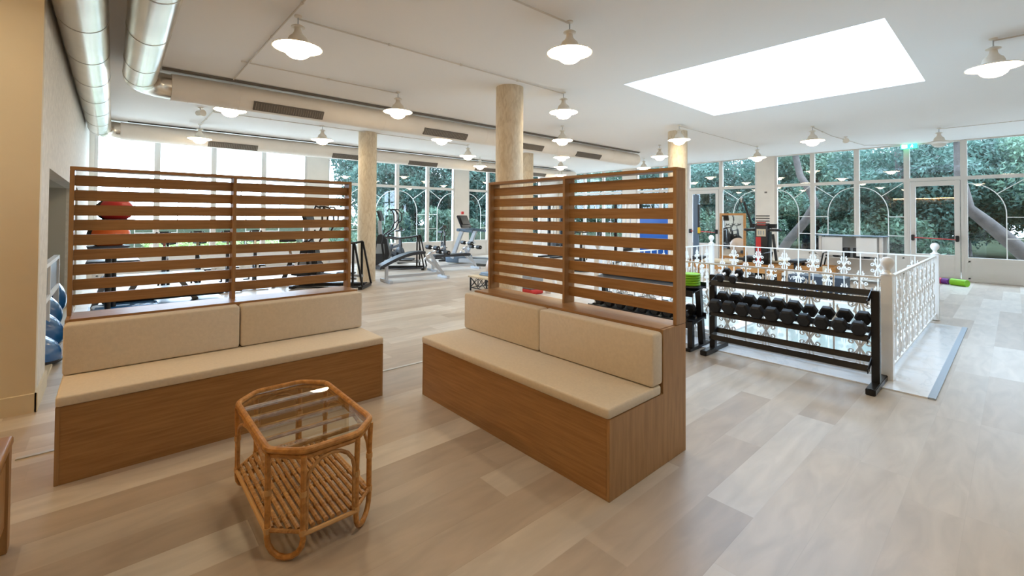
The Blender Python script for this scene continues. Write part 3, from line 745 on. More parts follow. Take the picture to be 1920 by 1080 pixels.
# ================================================================== DUMBBELL RACKS AND DUMBBELLS
def rack(loc, L, label, H=.86, shelves=((.79, .02), (.46, 0), (.20, 0))):
    """local y along the rack (0..L), x towards the back"""
    t = thing('dumbbell_rack', label, 'dumbbell rack', loc)
    for y in (0, L-.06):
        MB().box(.17, y, .05, .23, y+.06, H).build('upright', M['black'], t, world=False, smooth=0, bevel=.004)
        MB().box(-.05, y-.005, 0, .52, y+.065, .055).build('foot', M['black'], t, world=False, smooth=0, bevel=.006)
    for z, _ in shelves:
        b = MB(); b.bar((.055, .06, z), (.055, L-.06, z), .008, .052, (.35, 0, 1)); b.bar((.225, .06, z+.045), (.225, L-.06, z+.045), .008, .052, (.35, 0, 1))
        b.bar((.075, .06, z-.022), (.075, L-.06, z-.022), .04, .006, (-.35, 0, 1)); b.bar((.245, .06, z+.022), (.245, L-.06, z+.022), .04, .006, (-.35, 0, 1))
        b.build('shelf_rail', M['black'], t, world=False, smooth=0)
        b = MB()
        for y in (.06, L-.066): b.obox((.15, y+.003, z+.02), (.24, .006, .05), (0, -R(21), 0))
        br = b.build('shelf_bracket', M['black'], t, world=False, smooth=0)
        b = MB()
        for y in (.058, L-.058): b.cyl((.06, y-.006, z-.02), (.06, y+.006, z-.02), .009, 8)
        b.build('bolt', M['chrome'], br, world=False)
    return t
RK = (4.86, .80, 0)
rack(RK, 1.50, 'black steel three tier dumbbell rack in front of the white railing')
def dumbbell(hr, hl, gap, label, group):
    """hex dumbbell lying along local x, centre of the handle at origin"""
    t = thing('dumbbell', label, 'dumbbell', (0, 0, 0), 0, group)
    for s_ in (-1, 1):
        x0, x1 = s_*gap/2, s_*(gap/2+hl)
        h = MB().lathe([(hr*.8, x0), (hr, x0+s_*hl*.18), (hr, x1-s_*hl*.22), (hr*.78, x1)], 6, (0, 0, 0), 'x')
        h.build('head', M['rubber'], t, world=False, smooth=20, bevel=.002)
    MB().lathe([(.014, -gap/2-.005), (.0165, -gap*.25), (.0175, 0), (.0165, gap*.25), (.014, gap/2+.005)], 14, (0, 0, 0), 'x').build('handle', M['chrome'], t, world=False)
    return t
ordn = ['tenth', 'ninth', 'eighth', 'seventh', 'sixth', 'fifth', 'fourth', 'third', 'second', 'first']
sizes = {}
tilt = R(-18)
def placedb(hr, hl, gap, loc, label, group, rz=0, tilt=tilt):
    key = (hr, hl, gap, group)
    if key not in sizes: sizes[key] = o = dumbbell(hr, hl, gap, label, group)
    else: o = dup(sizes[key], loc, 0, label)
    o.location = loc; o.rotation_euler = (0, tilt, rz); return o
for i in range(10):
    y = RK[1]+1.375-i*.139
    big = i < 6
    hr, hl = (.077, .085) if big else (.068, .076)
    wd = 'black hex dumbbell, %s from the near upright on the middle shelf' % ordn[i]
    placedb(hr, hl, .125, (RK[0]+.145, y, .505+hr*.95), wd, 'hex dumbbells on the middle shelf')
for i, (y, l) in enumerate(((2.13, 'small black hex dumbbell on the top shelf, at the far upright'), (2.00, 'small black hex dumbbell on the top shelf, beside the one at the upright'))):
    placedb(.046, .058, .12, (RK[0]+.145, y, .835+.042), l, 'small dumbbells on the top shelf')
# second rack
R2 = (4.84, 2.42, 0)
t = thing('storage_rack', 'black steel shelf rack behind the middle screen, left of the dumbbell rack', 'rack', R2)
L2 = 1.40
for y in (0, L2-.06):
    MB().bar((.33, y+.03, .03), (.24, y+.03, .70), .06, .06, (0, 1, 0)).build('upright', M['black'], t, world=False, smooth=0)
    MB().bar((.06, y+.03, .03), (.06, y+.03, .34), .055, .055, (0, 1, 0)).build('upright', M['black'], t, world=False, smooth=0)
    MB().box(-.02, y, 0, .50, y+.06, .035).build('foot', M['black'], t, world=False, smooth=0, bevel=.004)
for z in (.68, .33):
    b = MB(); b.obox((.14, L2/2, z), (.34, L2+.06, .012), (0, R(-8), 0)); b.obox((-.025, L2/2, z-.03), (.012, L2+.06, .07)); b.obox((.305, L2/2, z+.035), (.012, L2+.06, .07)); b.build('shelf', M['black'], t, world=False, smooth=0)
for k_ in range(8):
    y = R2[1]+.12+k_*.165
    placedb(.07, .085, .12, (R2[0]+.13, y, .345+.068), 'black hex dumbbell on the lower shelf behind the middle screen, %s from the right' % ('first second third fourth fifth sixth seventh eighth'.split()[k_]), 'dumbbells on the rack behind the screen', tilt=R(-8))
pl = MB().lathe([(.03, 0), (.10, 0), (.112, .005), (.112, .021), (.10, .026), (.03, .026)], 28, cap=False)
pl = MB().lathe([(.001, 0), (.095, 0), (.108, .006), (.112, .022), (.104, .027), (.085, .020), (.001, .020)], 28)
pm_ = pl.mesh('weight_plate', M['green'])
words = ['lowest', 'second lowest', 'middle', 'second highest', 'topmost']
o = solo(MB().lathe([(.001, 0), (.115, 0), (.12, .008), (.115, .02), (.001, .02)], 28, (4.98, 2.50, .70)), 'balance_pad', M['plastic'], 'dark round pad under the green discs on the rack', 'balance pad')
for k_ in range(5):
    o = bpy.data.objects.new('green_disc', pm_); COL.objects.link(o); o.location = (4.98+.004*(k_ % 2), 2.50, .722+.0275*k_)
    tag(o, 'lime green rubber disc, %s of its stack beside the dumbbell rack' % words[k_], 'disc', 'stack of lime green discs')

# ================================================================== GYM MACHINES
def make_bike(label, accent):
    """spin bike, length along local x (front +x), about 1.1 m long"""
    t = thing('exercise_bike', label, 'exercise bike', (0, 0, 0), 0, 'spin bikes in a row')
    MB().bar((-.45, -.25, .04), (-.45, .25, .04), .06, .05).bar((.48, -.25, .04), (.48, .25, .04), .06, .05).bar((-.45, 0, .06), (.48, 0, .06), .05, .07).build('base_frame', M['black'], t, world=False)
    MB().bar((-.30, 0, .06), (-.10, 0, .62), .06, .09).bar((-.10, 0, .50), (.30, 0, .62), .05, .07).bar((.42, 0, .06), (.30, 0, .85), .06, .09).build('frame', M['plastic'], t, world=False)
    MB().lathe([(.01, -.02), (.22, -.02), (.235, -.012), (.235, .012), (.22, .02), (.01, .02)], 32, (.30, 0, .33), 'y').build('flywheel', M['black'], t, world=False)
    g = MB(); g.prism([(-.16, .30), (.0, .40), (.2, .36), (.2, .28), (.0, .2), (-.12, .22)], -.07, -.03, 'y'); g.build('chain_guard', accent, t, world=False)
    MB().bar((0, -.10, .30), (.12, -.10, .18), .03, .02).box(.08, -.2, .165, .17, -.09, .19).build('pedal', M['black'], t, world=False); MB().bar((0, .10, .30), (-.12, .10, .42), .03, .02).box(-.17, .09, .41, -.08, .2, .435).build('pedal', M['black'], t, world=False)
    MB().bar((-.12, 0, .58), (-.2, 0, .92), .035, .05).build('seat_post', M['chrome'], t, world=False)
    MB().prism([(-.36, -.10), (-.30, -.12), (-.16, -.05), (-.04, -.025), (-.04, .025), (-.16, .05), (-.30, .12), (-.36, .10)], .93, .985).build('saddle', M['vinyl'], t, world=False, bevel=.012)
    MB().bar((.30, 0, .82), (.26, 0, 1.06), .04, .06).build('handlebar_post', M['chrome'], t, world=False)
    MB().tube([(.46, -.09, 1.18), (.40, -.13, 1.11), (.24, -.17, 1.08), (.2, -.12, 1.07), (.22, 0, 1.07), (.2, .12, 1.07), (.24, .17, 1.08), (.40, .13, 1.11), (.46, .09, 1.18)], .017, 8).build('handlebar', M['black'], t, world=False)
    MB().obox((.34, 0, 1.15), (.03, .13, .09), (0, R(-30), 0)).build('console', M['plastic'], t, world=False)
    return t
bk = make_bike('spin bike seen through the left screen, first of four from the left', M['plastic'])
bk.location = (.75, 10.4, 0); bk.rotation_euler = (0, 0, R(-100))
for i, (x, y, wd) in enumerate(((1.25, 10.5, 'second of four from the left'), (1.75, 10.6, 'third of four from the left'), (2.25, 10.7, 'fourth of four from the left'))):
    dup(bk, (x, y, 0), R(-100), 'spin bike seen through the left screen, %s' % wd)
rb = dup(bk, (3.0, 10.3, 0), R(-20), 'upright bike seen through the right half of the left screen, before the ellipticals'); rb['group'] = 'upright exercise bikes'
dup(rb, (6.72, 13.2, 0), R(-75), 'small upright bike by the far windows behind the curved bench', scale=(.9, .9, .95))
dup(rb, (8.35, 12.9, 0), R(-110), 'small upright bike by the far windows left of the treadmill', scale=(.9, .9, 1.0))

def make_elliptical(label):
    """length along x; console end at -x"""
    t = thing('elliptical_trainer', label, 'elliptical trainer', (0, 0, 0), 0, 'elliptical trainers by the column')
    MB().bar((-.75, -.28, .04), (-.75, .28, .04), .08, .06).bar((.66, -.30, .04), (.66, .30, .04), .08, .06).bar((-.75, 0, .07), (.66, 0, .07), .07, .07).tube([(-.7, -.26, .06), (.1, -.34, .05), (.62, -.26, .06)], .02, 8).tube([(-.7, .26, .06), (.1, .34, .05), (.62, .26, .06)], .02, 8).build('base_frame', M['black'], t, world=False)
    MB().prism([(-.72, .08), (-.35, .08), (-.28, .45), (-.36, .85), (-.50, 1.0), (-.62, .95), (-.70, .5)], -.13, .13, 'y').build('drive_housing', M['plastic'], t, world=False, bevel=.02)
    MB().prism([(-.66, .45), (-.40, .45), (-.42, .72), (-.62, .72)], -.135, .135, 'y').build('housing_badge', M['grey'], t, world=False)
    MB().bar((-.55, 0, .9), (-.58, 0, 1.38), .07, .09).build('console_mast', M['steel'], t, world=False)
    c = MB(); c.obox((-.56, 0, 1.50), (.05, .44, .30), (0, R(-18), 0)); c = c.build('console', M['plastic'], t, world=False, bevel=.01)
    MB().obox((-.532, 0, 1.51), (.01, .34, .2), (0, R(-18), 0)).build('screen', M['black'], c, world=False)
    for s_ in (-1, 1):
        MB().tube([(-.46, s_*.23, .72), (-.40, s_*.27, .98), (-.2, s_*.29, 1.12), (-.12, s_*.29, 1.3), (-.13, s_*.28, 1.52), (-.2, s_*.24, 1.66), (-.30, s_*.2, 1.69), (-.33, s_*.2, 1.62)], .02, 8).tube([(-.12, s_*.29, 1.3), (-.03, s_*.28, 1.38), (-.02, s_*.27, 1.56), (-.12, s_*.27, 1.68), (-.2, s_*.24, 1.68)], .017, 8).build('moving_arm', M['black'], t, world=False)
        MB().bar((-.46, s_*.23, .75), (-.40, s_*.22, .28), .04, .05).build('link_arm', M['black'], t, world=False)
        MB().tube([(-.42, s_*.22, .92), (-.1, s_*.25, .86), (.25, s_*.26, .90), (.52, s_*.25, .95)], .022, 8).build('suspension_bar', M['black'], t, world=False)
        MB().bar((.5, s_*.25, .95), (.50, s_*.27, .05), .03, .04).bar((.52, s_*.25, .95), (.70, s_*.27, .05), .03, .035).build('rear_leg', M['black'], t, world=False)
        MB().bar((-.40, s_*.20, .26), (.55, s_*.2, .22), .05, .05).build('pedal_arm', M['steel'], t, world=False)
        MB().rbox(.0, s_*.2-.08, .26, .38, s_*.2+.08, .30, .03).build('foot_plate', M['plastic'], t, world=False)
    return t
e1 = make_elliptical('elliptical trainer left of the beige column, half behind the left screen'); e1.location = (3.45, 9.45, 0); e1.rotation_euler = (0, 0, R(-42))
e1 = dup(e1, (6.05, 11.5, 0), R(-38), 'elliptical trainer right of the beige column')
bpy.context.view_layer.update()

def make_treadmill(label):
    """deck along local x from 0 (console end) to 1.9; width along y"""
    t = thing('treadmill', label, 'treadmill', (0, 0, 0), 0)
    MB().rbox(0, -.42, .06, .5, .42, .26, .05).build('motor_cover', M['blue_grey'], t, world=False)
    MB().box(.45, -.27, .14, 1.9, .27, .175).build('belt', M['black'], t, world=False, smooth=0)
    for s_ in (-1, 1):
        MB().box(.4, s_*.27, .08, 1.95, s_*.40, .20).build('side_rail', M['steel'], t, world=False, smooth=0, bevel=.01)
        MB().bar((.25, s_*.40, .2), (.62, s_*.40, 1.08), .07, .13).build('upright', M['steel'], t, world=False, bevel=.01)
        MB().bar((.42, s_*.40, 1.08), (.98, s_*.40, 1.04), .07, .08).build('hand_rail', M['blue_grey'], t, world=False, bevel=.01)
    MB().bar((.5, -.44, 1.08), (.5, .44, 1.08), .1, .09).build('cross_bar', M['blue_grey'], t, world=False, bevel=.01)
    c = MB().obox((.42, 0, 1.33), (.06, .56, .42), (0, R(-25), 0)).build('console', M['black'], t, world=False, bevel=.015)
    MB().obox((.462, 0, 1.36), (.01, .42, .24), (0, R(-25), 0)).build('screen', M['black'], c, world=False)
    MB().box(1.9, -.42, .05, 1.98, .42, .2).build('rear_cap', M['plastic'], t, world=False)
    return t
tr = make_treadmill('grey treadmill by the far pier, left of the middle screen'); tr.location = (8.15, 12.0, 0); tr.rotation_euler = (0, 0, R(-68))
solo(MB().lathe([(.001, 0), (.045, 0), (.05, .07), (.04, .09), (.001, .09)], 14, (8.25, 11.62, 1.56)), 'red_cup', M['red'], 'small red cup on top of the treadmill console', 'cup')
t = thing('stretching_machine', 'low black pad machine with blue step behind the left end of the left screen', 'gym machine', (.3, 8.9, 0))
MB().rbox(-.28, 8.7, .72, .32, 9.15, .82, .03).build('upper_pad', M['vinyl'], t)
MB().rbox(-.12, 8.6, .46, 1.15, 9.1, .58, .03).build('seat_pad', M['vinyl'], t)
MB().rbox(-.10, 8.58, .22, 1.38, 9.12, .36, .03).build('lower_pad', M['black'], t)
MB().bar((-.2, 8.9, .1), (0, 8.9, .75), .07).bar((1.05, 8.9, .1), (.8, 8.9, .5), .07).bar((.1, 8.9, .1), (.3, 8.9, .5), .07).build('frame', M['steel'], t, smooth=0)
MB().box(-.25, 8.5, .0, 1.4, 9.2, .14).build('base', M['black'], t, smooth=0, bevel=.02)
MB().box(.05, 8.49, .03, .09, 8.499, .13).build('yellow_mark', M['yellow'], t, smooth=0)
solo(MB().rbox(-.20, 7.85, 0, .50, 8.30, .27, .05), 'blue_step', M['bosu'], 'low blue step on the floor behind the left bench', 'step')

# punch ball stands
def punch(x, y, H, cap, label):
    t = thing('punch_ball_stand', label, 'punch ball', (x, y, 0))
    MB().lathe([(.001, 0), (.28, 0), (.30, .03), (.30, .10), (.25, .16), (.001, .17)], 28).build('base', M['black'], t, world=False)
    MB().cyl((0, 0, .16), (0, 0, H-.2), .03, 12).build('pole', M['black'], t, world=False)
    MB().lathe([(.02, H-.30), (.05, H-.27), (.05, H-.20), (.19, H-.16), (.2, H-.13), (.05, H-.12)], 24).build('collar', M['navy'], t, world=False)
    b = MB(); b.sph((0, 0, H), .2, 28, 14, (1, 1, .80))
    o = b.build('ball', [M['rubber'], cap], t, world=False)
    for p in o.data.polygons:
        if p.center.x*.75-p.center.y*.66 > -.03: p.material_index = 1
punch(.02, 8.0, 1.56, M['red'], 'taller punch ball stand with black and red ball, far left behind the screen')
punch(-.03, 7.3, 1.25, M['orange'], 'shorter punch ball stand with black and orange ball, far left behind the screen')

# curved sit-up bench
def situp(loc, rz, label, curved=True, L=1.35):
    t = thing('workout_bench', label, 'workout bench', loc, rz)
    MB().bar((-.1, -.28, .035), (-.1, .28, .035), .07, .06).build('rear_foot', M['steel'], t, world=False)
    MB().bar((L, -.24, .035), (L, .24, .035), .07, .06).build('front_foot', M['steel'], t, world=False)
    MB().bar((-.1, 0, .06), (-.1, 0, .38), .06, .06).bar((-.1, 0, .12), (L, 0, .12), .05, .06).bar((L, 0, .06), (L-.38, 0, .62), .06, .06).bar((L-.1, 0, .2), (L-.5, 0, .5), .045, .05).build('frame', M['steel'], t, world=False)
    if curved: p = [(-.3+i*.11, .34+.30*math.sin(min(1, i/9)*PI*.5)*1.0) for i in range(11)]
    else: p = [(-.1+i*.11, .42) for i in range(11)]
    poly = [(a, b+.035) for a, b in p]+[(a, b-.035) for a, b in reversed(p)]
    MB().prism(poly, -.15, .15, 'y').build('pad', M['vinyl'], t, world=False, bevel=.012)
    for k_, (a, b) in enumerate(((L-.3, .74), (L-.02, .62))):
        for s_ in (-1, 1):
            MB().lathe([(.02, 0), (.055, .005), (.055, .17), (.02, .175)], 16, (a, s_*.2-.0875, b), 'y').build('roller', M['rubber'], t, world=False)
    MB().cyl((L-.3, -.3, .74), (L-.3, .3, .74), .012, 8).cyl((L-.02, -.3, .62), (L-.02, .3, .62), .012, 8).bar((L-.45, 0, .55), (L-.02, 0, .75), .04, .04).build('roller_bar', M['chrome'], t, world=False)
    return t
situp((4.72, 9.42, 0), R(-4), 'curved dark sit-up bench on silver frame, right of the beige column')
situp((6.60, 10.5, 0), R(-6), 'flat silver framed bench with rollers between the curved bench and the treadmill', False, 1.25)

# low side table with towel, ball, grey block
t = thing('side_table', 'low black lattice metal table with pale top, left of the middle screen', 'side table', (5.72, 7.1, 0))
MB().box(5.40, 6.80, .27, 6.05, 7.40, .30).build('table_top', M['label'], t, smooth=0, bevel=.004)
for x in (5.43, 6.0):
    for y in (6.83, 7.35): MB().box(x, y, 0, x+.025, y+.025, .27).build('leg', M['black'], t, smooth=0)
b = MB()
for y in (6.84, 7.36):
    b.bar((5.44, y, .06), (6.01, y, .06), .015)
    for i in range(3):
        x = 5.44+i*.19; b.bar((x, y, .06), (x+.19, y, .27), .01); b.bar((x+.19, y, .06), (x, y, .27), .01); b.bar((x, y, .06), (x, y, .27), .014)
for x in (5.44, 6.01):
    b.bar((x, 6.84, .06), (x, 7.36, .06), .015); b.bar((x, 6.84, .06), (x, 7.1, .27), .01); b.bar((x, 7.1, .06), (x, 6.84, .27), .01); b.bar((x, 7.1, .06), (x, 7.36, .27), .01); b.bar((x, 7.36, .06), (x, 7.1, .27), .01)
b.build('lattice', M['black'], t, smooth=0)
solo(MB().rbox(5.60, 6.95, .302, 5.98, 7.30, .335, .02).rbox(5.62, 6.97, .333, 5.95, 7.28, .362, .02), 'folded_towel', M['towel'], 'folded light blue towel on the low lattice table', 'towel')
solo(MB().sph((6.55, 7.75, .33), .33, 32, 20), 'exercise_ball', M['ball'], 'pale exercise ball behind the edge of the middle screen', 'exercise ball')
t = thing('step_platform', 'grey step platform on red risers behind the middle screen', 'step platform', (6.15, 6.35, 0))
MB().rbox(5.98, 6.15, .10, 6.32, 6.55, .36, .03).build('platform', M['grey'], t)
MB().rbox(5.98, 6.15, 0, 6.32, 6.55, .10, .03).build('riser', M['red'], t)
solo(MB().box(6.42, 6.05, 0, 6.55, 6.2, .12).box(6.56, 6.08, 0, 6.62, 6.14, .3), 'small_stand', M['white_matt'], 'small white stand beside the grey step platform', 'stand', smooth=0)

# ---- right half, beyond the railing
def towerrack(loc, rz, w_, d_, h_, label, m, plates=True, acc=None):
    t = thing('cable_machine', label, 'cable machine', loc, rz)
    for x in (-w_/2, w_/2):
        MB().box(x-.04, -.05, .05, x+.04, .05, h_).build('upright', m, t, world=False, smooth=0, bevel=.004)
        MB().box(x-.05, -d_/2, 0, x+.05, d_/2, .06).build('foot', m, t, world=False, smooth=0, bevel=.004)
    MB().box(-w_/2, -.05, h_, w_/2, .05, h_+.09).build('cross_beam', m, t, world=False, smooth=0, bevel=.004)
    if plates:
        b = MB()
        for i in range(14): b.box(-.14, -.09, .15+i*.05, .14, .09, .19+i*.05)
        b.build('weight_stack', M['plastic'], t, world=False, smooth=0)
        MB().cyl((-.07, 0, .1), (-.07, 0, h_), .01, 8).cyl((.07, 0, .1), (.07, 0, h_), .01, 8).build('guide_rod', M['chrome'], t, world=False)
    MB().tube([(-.3, -.2, h_-.45), (-.1, -.2, h_-.38), (.1, -.2, h_-.38), (.3, -.2, h_-.45)], .018, 8).cyl((0, -.2, h_-.38), (0, -.05, h_+.02), .006, 6).build('pull_bar', M['black'], t, world=False)
    if acc: MB().box(w_/2-.02, -.07, 1.1, w_/2+.07, -.05, 1.35).build('sticker', acc, t, world=False, smooth=0)
    return t
towerrack((12.4, 8.3, 0), -PI/2+R(20), .8, 1.0, 1.95, 'black cable machine seen through the right half of the middle screen', M['black'], True, M['yellow'])
towerrack((12.3, 11.4, 0), -PI/2, .6, 1.1, 1.98, 'black cable machine seen beside the middle post of the screen', M['black'])
t = thing('padded_panel', 'tall bright blue padded panel seen through the right end of the middle screen', 'padded panel', (11.5, 6.8, 0))
MB().rbox(11.46, 6.32, .45, 11.58, 7.28, 1.50, .03, axis='x').build('pad', M['blue'], t)
MB().box(11.50, 6.26, 0, 11.56, 6.32, 1.54).box(11.50, 7.28, 0, 11.56, 7.34, 1.54).box(11.3, 6.25, 0, 11.76, 6.33, .05).box(11.3, 7.27, 0, 11.76, 7.35, .05).build('stand_frame', M['white'], t, smooth=0)
bkk = dup(rb, (9.9, 8.1, 0), R(-150), 'upright bike seen low through the middle of the middle screen')
bk2 = dup(rb, (11.3, 9.7, 0), R(-140), 'upright bike seen behind the left half of the middle screen')
# aluminium post with orange box
t = thing('suspension_post', 'tall grey metal post with orange box in front of the far glass door', 'post', (13.5, 6.58, 0))
MB().box(13.46, 6.50, .03, 13.54, 6.66, 2.2).build('post', M['blue_grey'], t, smooth=0, bevel=.006)
MB().box(13.3, 6.4, 0, 13.7, 6.76, .03).build('base_plate', M['blue_grey'], t, smooth=0)
MB().box(13.44, 6.46, 1.0, 13.50, 6.50, 1.9).build('track', M['black'], t, smooth=0)
MB().rbox(13.42, 6.44, 1.02, 13.50, 6.50, 1.20, .012).build('slider_box', M['yellow'], t)
# wood framed mirror and reformer
t = thing('framed_mirror', 'wood framed standing mirror behind the railing post', 'mirror', (13.1, 5.33, 0))
MB().box(13.08, 4.97, .35, 13.13, 5.03, 1.63).box(13.08, 5.62, .35, 13.13, 5.68, 1.63).box(13.08, 5.03, 1.57, 13.13, 5.62, 1.63).box(13.08, 5.03, .35, 13.13, 5.62, .42).build('frame', M['pine'], t, smooth=0, bevel=.004)
MB().box(13.10, 5.03, .42, 13.11, 5.62, 1.57).build('mirror_glass', M['mirror'], t, smooth=0)
MB().bar((13.1, 5.0, .4), (12.85, 5.0, 0), .04).bar((13.1, 5.65, .4), (12.85, 5.65, 0), .04).bar((13.1, 5.0, .8), (13.4, 5.0, 0), .04).bar((13.1, 5.65, .8), (13.4, 5.65, 0), .04).build('stand', M['pine'], t, smooth=0)
def reformer(loc, rz, label):
    t = thing('pilates_reformer', label, 'pilates reformer', loc, rz, 'wooden reformers beyond the railing')
    for s_ in (-1, 1): MB().box(-1.1, s_*.33-.02, .22, 1.1, s_*.33+.02, .36).build('side_rail', M['pine'], t, world=False, smooth=0, bevel=.004)
    MB().box(-1.1, -.33, .22, -1.05, .33, .36).box(1.05, -.33, .22, 1.1, .33, .36).build('end_rail', M['pine'], t, world=False, smooth=0)
    for x in (-1.0, 1.0):
        for s_ in (-1, 1): MB().box(x-.04, s_*.33-.03, 0, x+.04, s_*.33+.03, .22).build('leg', M['pine'], t, world=False, smooth=0)
    MB().rbox(-.2, -.28, .37, .6, .28, .44, .03).build('carriage_pad', M['label'], t, world=False)
    MB().rbox(.66, -.2, .40, .9, .2, .5, .03).build('shoulder_rest', M['vinyl'], t, world=False)
    MB().tube([(-.8, -.3, .36), (-.86, -.3, .68), (-.86, .3, .68), (-.8, .3, .36)], .016, 8).build('foot_bar', M['black'], t, world=False)
    return t
rf = reformer((11.55, 4.75, 0), R(90), 'wooden pilates reformer bed in front of the standing mirror')
dup(rf, (12.7, 3.9, 0), R(96), 'wooden pilates reformer bed in front of the red and black machine')
# red/black machine
t = thing('functional_trainer', 'black training tower with red stripe, discs and raised arms', 'training machine', (12.3, 4.25, 0), R(0))
MB().rbox(-.14, -.16, .02, .16, .16, 1.32, .03).build('tower', M['black'], t, world=False)
MB().box(-.150, .0, .25, -.141, .12, 1.02).build('red_stripe', M['red'], t, world=False, smooth=0)
lb = MB().box(-.152, -.11, 1.04, -.141, .1, 1.22).build('label_plate', M['label'], t, world=False, smooth=0)
b = MB()
for y in (-.06, 0, .05): b.box(-.155, y-.012, 1.08, -.153, y+.012, 1.18)
b.build('label_bars', M['grey'], lb, world=False, smooth=0)
b = MB()
for i in range(4): b.box(-.15, -.12+.0, 1.34+i*.065, .1, .12, 1.375+i*.065)
b.build('weight_block', M['vent'], t, world=False, smooth=0)
MB().box(-.13, -.10, 1.30, -.10, .10, 1.40).build('red_cap', M['red'], t, world=False, smooth=0)
MB().bar((0, -.3, 1.30), (0, .3, 1.30), .1, .1).build('shoulder', M['black'], t, world=False)
for s_ in (-1, 1):
    MB().lathe([(.01, -.03), (.15, -.03), (.16, 0), (.15, .03), (.01, .03)], 24, (-.05, s_*.28, 1.20), 'z').build('disc', M['black'], t, world=False)
    MB().cyl((-.08, s_*.22, 1.16), (-.08, s_*.22, 1.24), .045, 14).build('pulley', M['chrome'], t, world=False)
MB().bar((-.05, .24, 1.28), (-.10, .42, 1.92), .05, .05).build('arm', M['black'], t, world=False)
MB().bar((-.05, -.24, 1.1), (-.12, -.34, .45), .05, .05).build('arm', M['black'], t, world=False)
MB().lathe([(.01, -.02), (.07, -.02), (.07, .02), (.01, .02)], 18, (-.11, .46, 1.96), 'y').build('pulley', M['chrome'], t, world=False)
MB().tube([(-.11, .52, 1.94), (-.13, .42, 1.68), (-.13, .60, 1.68), (-.11, .52, 1.94)], .012, 8).build('triangle_handle', M['black'], t, world=False)
MB().rbox(-.5, -.4, 0, .4, .4, .05, .04).build('base', M['plastic'], t, world=False)
solo(MB().box(12.35, 4.62, 0, 12.6, 4.92, .45), 'black_box', M['plastic'], 'small black box left of the red striped training tower', 'box', bevel=.01)
# white glass topped cabinet
t = thing('display_cabinet', 'pale cabinet with thin dark glass top and two white front panels', 'cabinet', (13.2, 2.6, 0))
for y in (2.03, 3.20):
    for x in (13.0, 13.55): MB().box(x, y-.03, 0, x+.05, y+.03, 1.08).build('post', M['frame'], t, smooth=0)
MB().box(12.95, 1.96, 1.08, 13.65, 3.30, 1.095).build('glass_top', M['blue_grey'], t, smooth=0)
MB().box(12.99, 2.75, .62, 13.01, 3.16, 1.05).build('front_panel', M['white_matt'], t, smooth=0)
MB().box(12.99, 2.10, .62, 13.01, 2.48, 1.05).build('front_panel', M['white_matt'], t, smooth=0)
MB().box(13.0, 2.03, .55, 13.6, 3.20, .57).box(13.0, 2.03, .1, 13.6, 3.20, .12).build('shelf', M['frame'], t, smooth=0)
MB().box(13.56, 2.03, .1, 13.58, 3.2, 1.05).build('back_panel', M['wall'], t, smooth=0)
for i, wd in enumerate(('leftmost', 'second from the left', 'third from the left', 'rightmost')):
    solo(MB().rbox(13.1, 3.05-.2-i*.2, .575, 13.3, 3.05-.08-i*.2, .80, .02), 'black_bottle', M['plastic'], 'dark canister on the cabinet shelf, %s of four' % wd, 'canister', 'dark canisters on the cabinet shelf')
# bench with black top near the garden windows
t = thing('weight_bench', 'low dark bench in front of the garden window left of the cabinet', 'bench', (12.6, 3.55, 0))
MB().rbox(12.3, 3.42, .42, 13.1, 3.70, .48, .03).build('pad', M['vinyl'], t)
MB().bar((12.4, 3.56, .03), (12.4, 3.56, .42), .06).bar((13.0, 3.56, .03), (13.0, 3.56, .42), .06).build('leg', M['vinyl'], t, smooth=0)
MB().box(12.36, 3.4, 0, 12.44, 3.72, .03).box(12.96, 3.4, 0, 13.04, 3.72, .03).build('foot', M['vinyl'], t, smooth=0)
# slate box with lettering, low stands and blue bag
t = thing('slate_cabinet', 'low slate blue cabinet with white lettering just beyond the railing', 'cabinet', (10.1, 2.66, 0))
MB().box(10.0, 2.42, 0, 10.5, 3.0, .39).build('cabinet_body', M['navy'], t, smooth=0, bevel=.006)
text('VIT', 'lettering', .11, M['white'], t, (9.996-10.1, 2.91-2.66, .325), (R(90), 0, R(-90)), .002)
t = thing('slate_cabinet', 'second low slate blue cabinet, right of the lettered one', 'cabinet', (10.2, 2.22, 0))
MB().box(10.05, 2.10, 0, 10.5, 2.34, .39).build('cabinet_body', M['navy'], t, smooth=0, bevel=.006)
solo(MB().box(9.98, 2.36, 0, 10.04, 2.42, .60), 'wooden_upright', M['label'], 'slim beige upright between the two slate cabinets', 'post', smooth=0)
solo(MB().sph((9.75, 2.55, .09), .14, 16, 10, (1, 1.1, .65)), 'blue_bag', M['blue'], 'small bright blue bag on the floor before the lettered cabinet', 'bag')
# rollers on the floor by the exit door
def roller(p0, p1, r, m, label, name='foam_roller'):
    return solo(MB().cyl(p0, p1, r, 24), name, M[m], label, 'foam roller')
roller((14.15, .72, .075), (14.32, .98, .075), .075, 'green', 'lime green foam roller on the floor by the exit door')
roller((14.35, 1.02, .065), (14.42, 1.13, .065), .065, 'purple', 'purple foam roller between the green roller and the black bar')
roller((14.43, 1.14, .065), (14.47, 1.20, .065), .064, 'pink', 'short pink foam ring at the end of the purple roller')
solo(MB().cyl((14.50, 1.24, .02), (14.95, 1.75, .02), .02, 12), 'exercise_bar', M['black'], 'thin black bar on the floor by the exit door', 'bar')

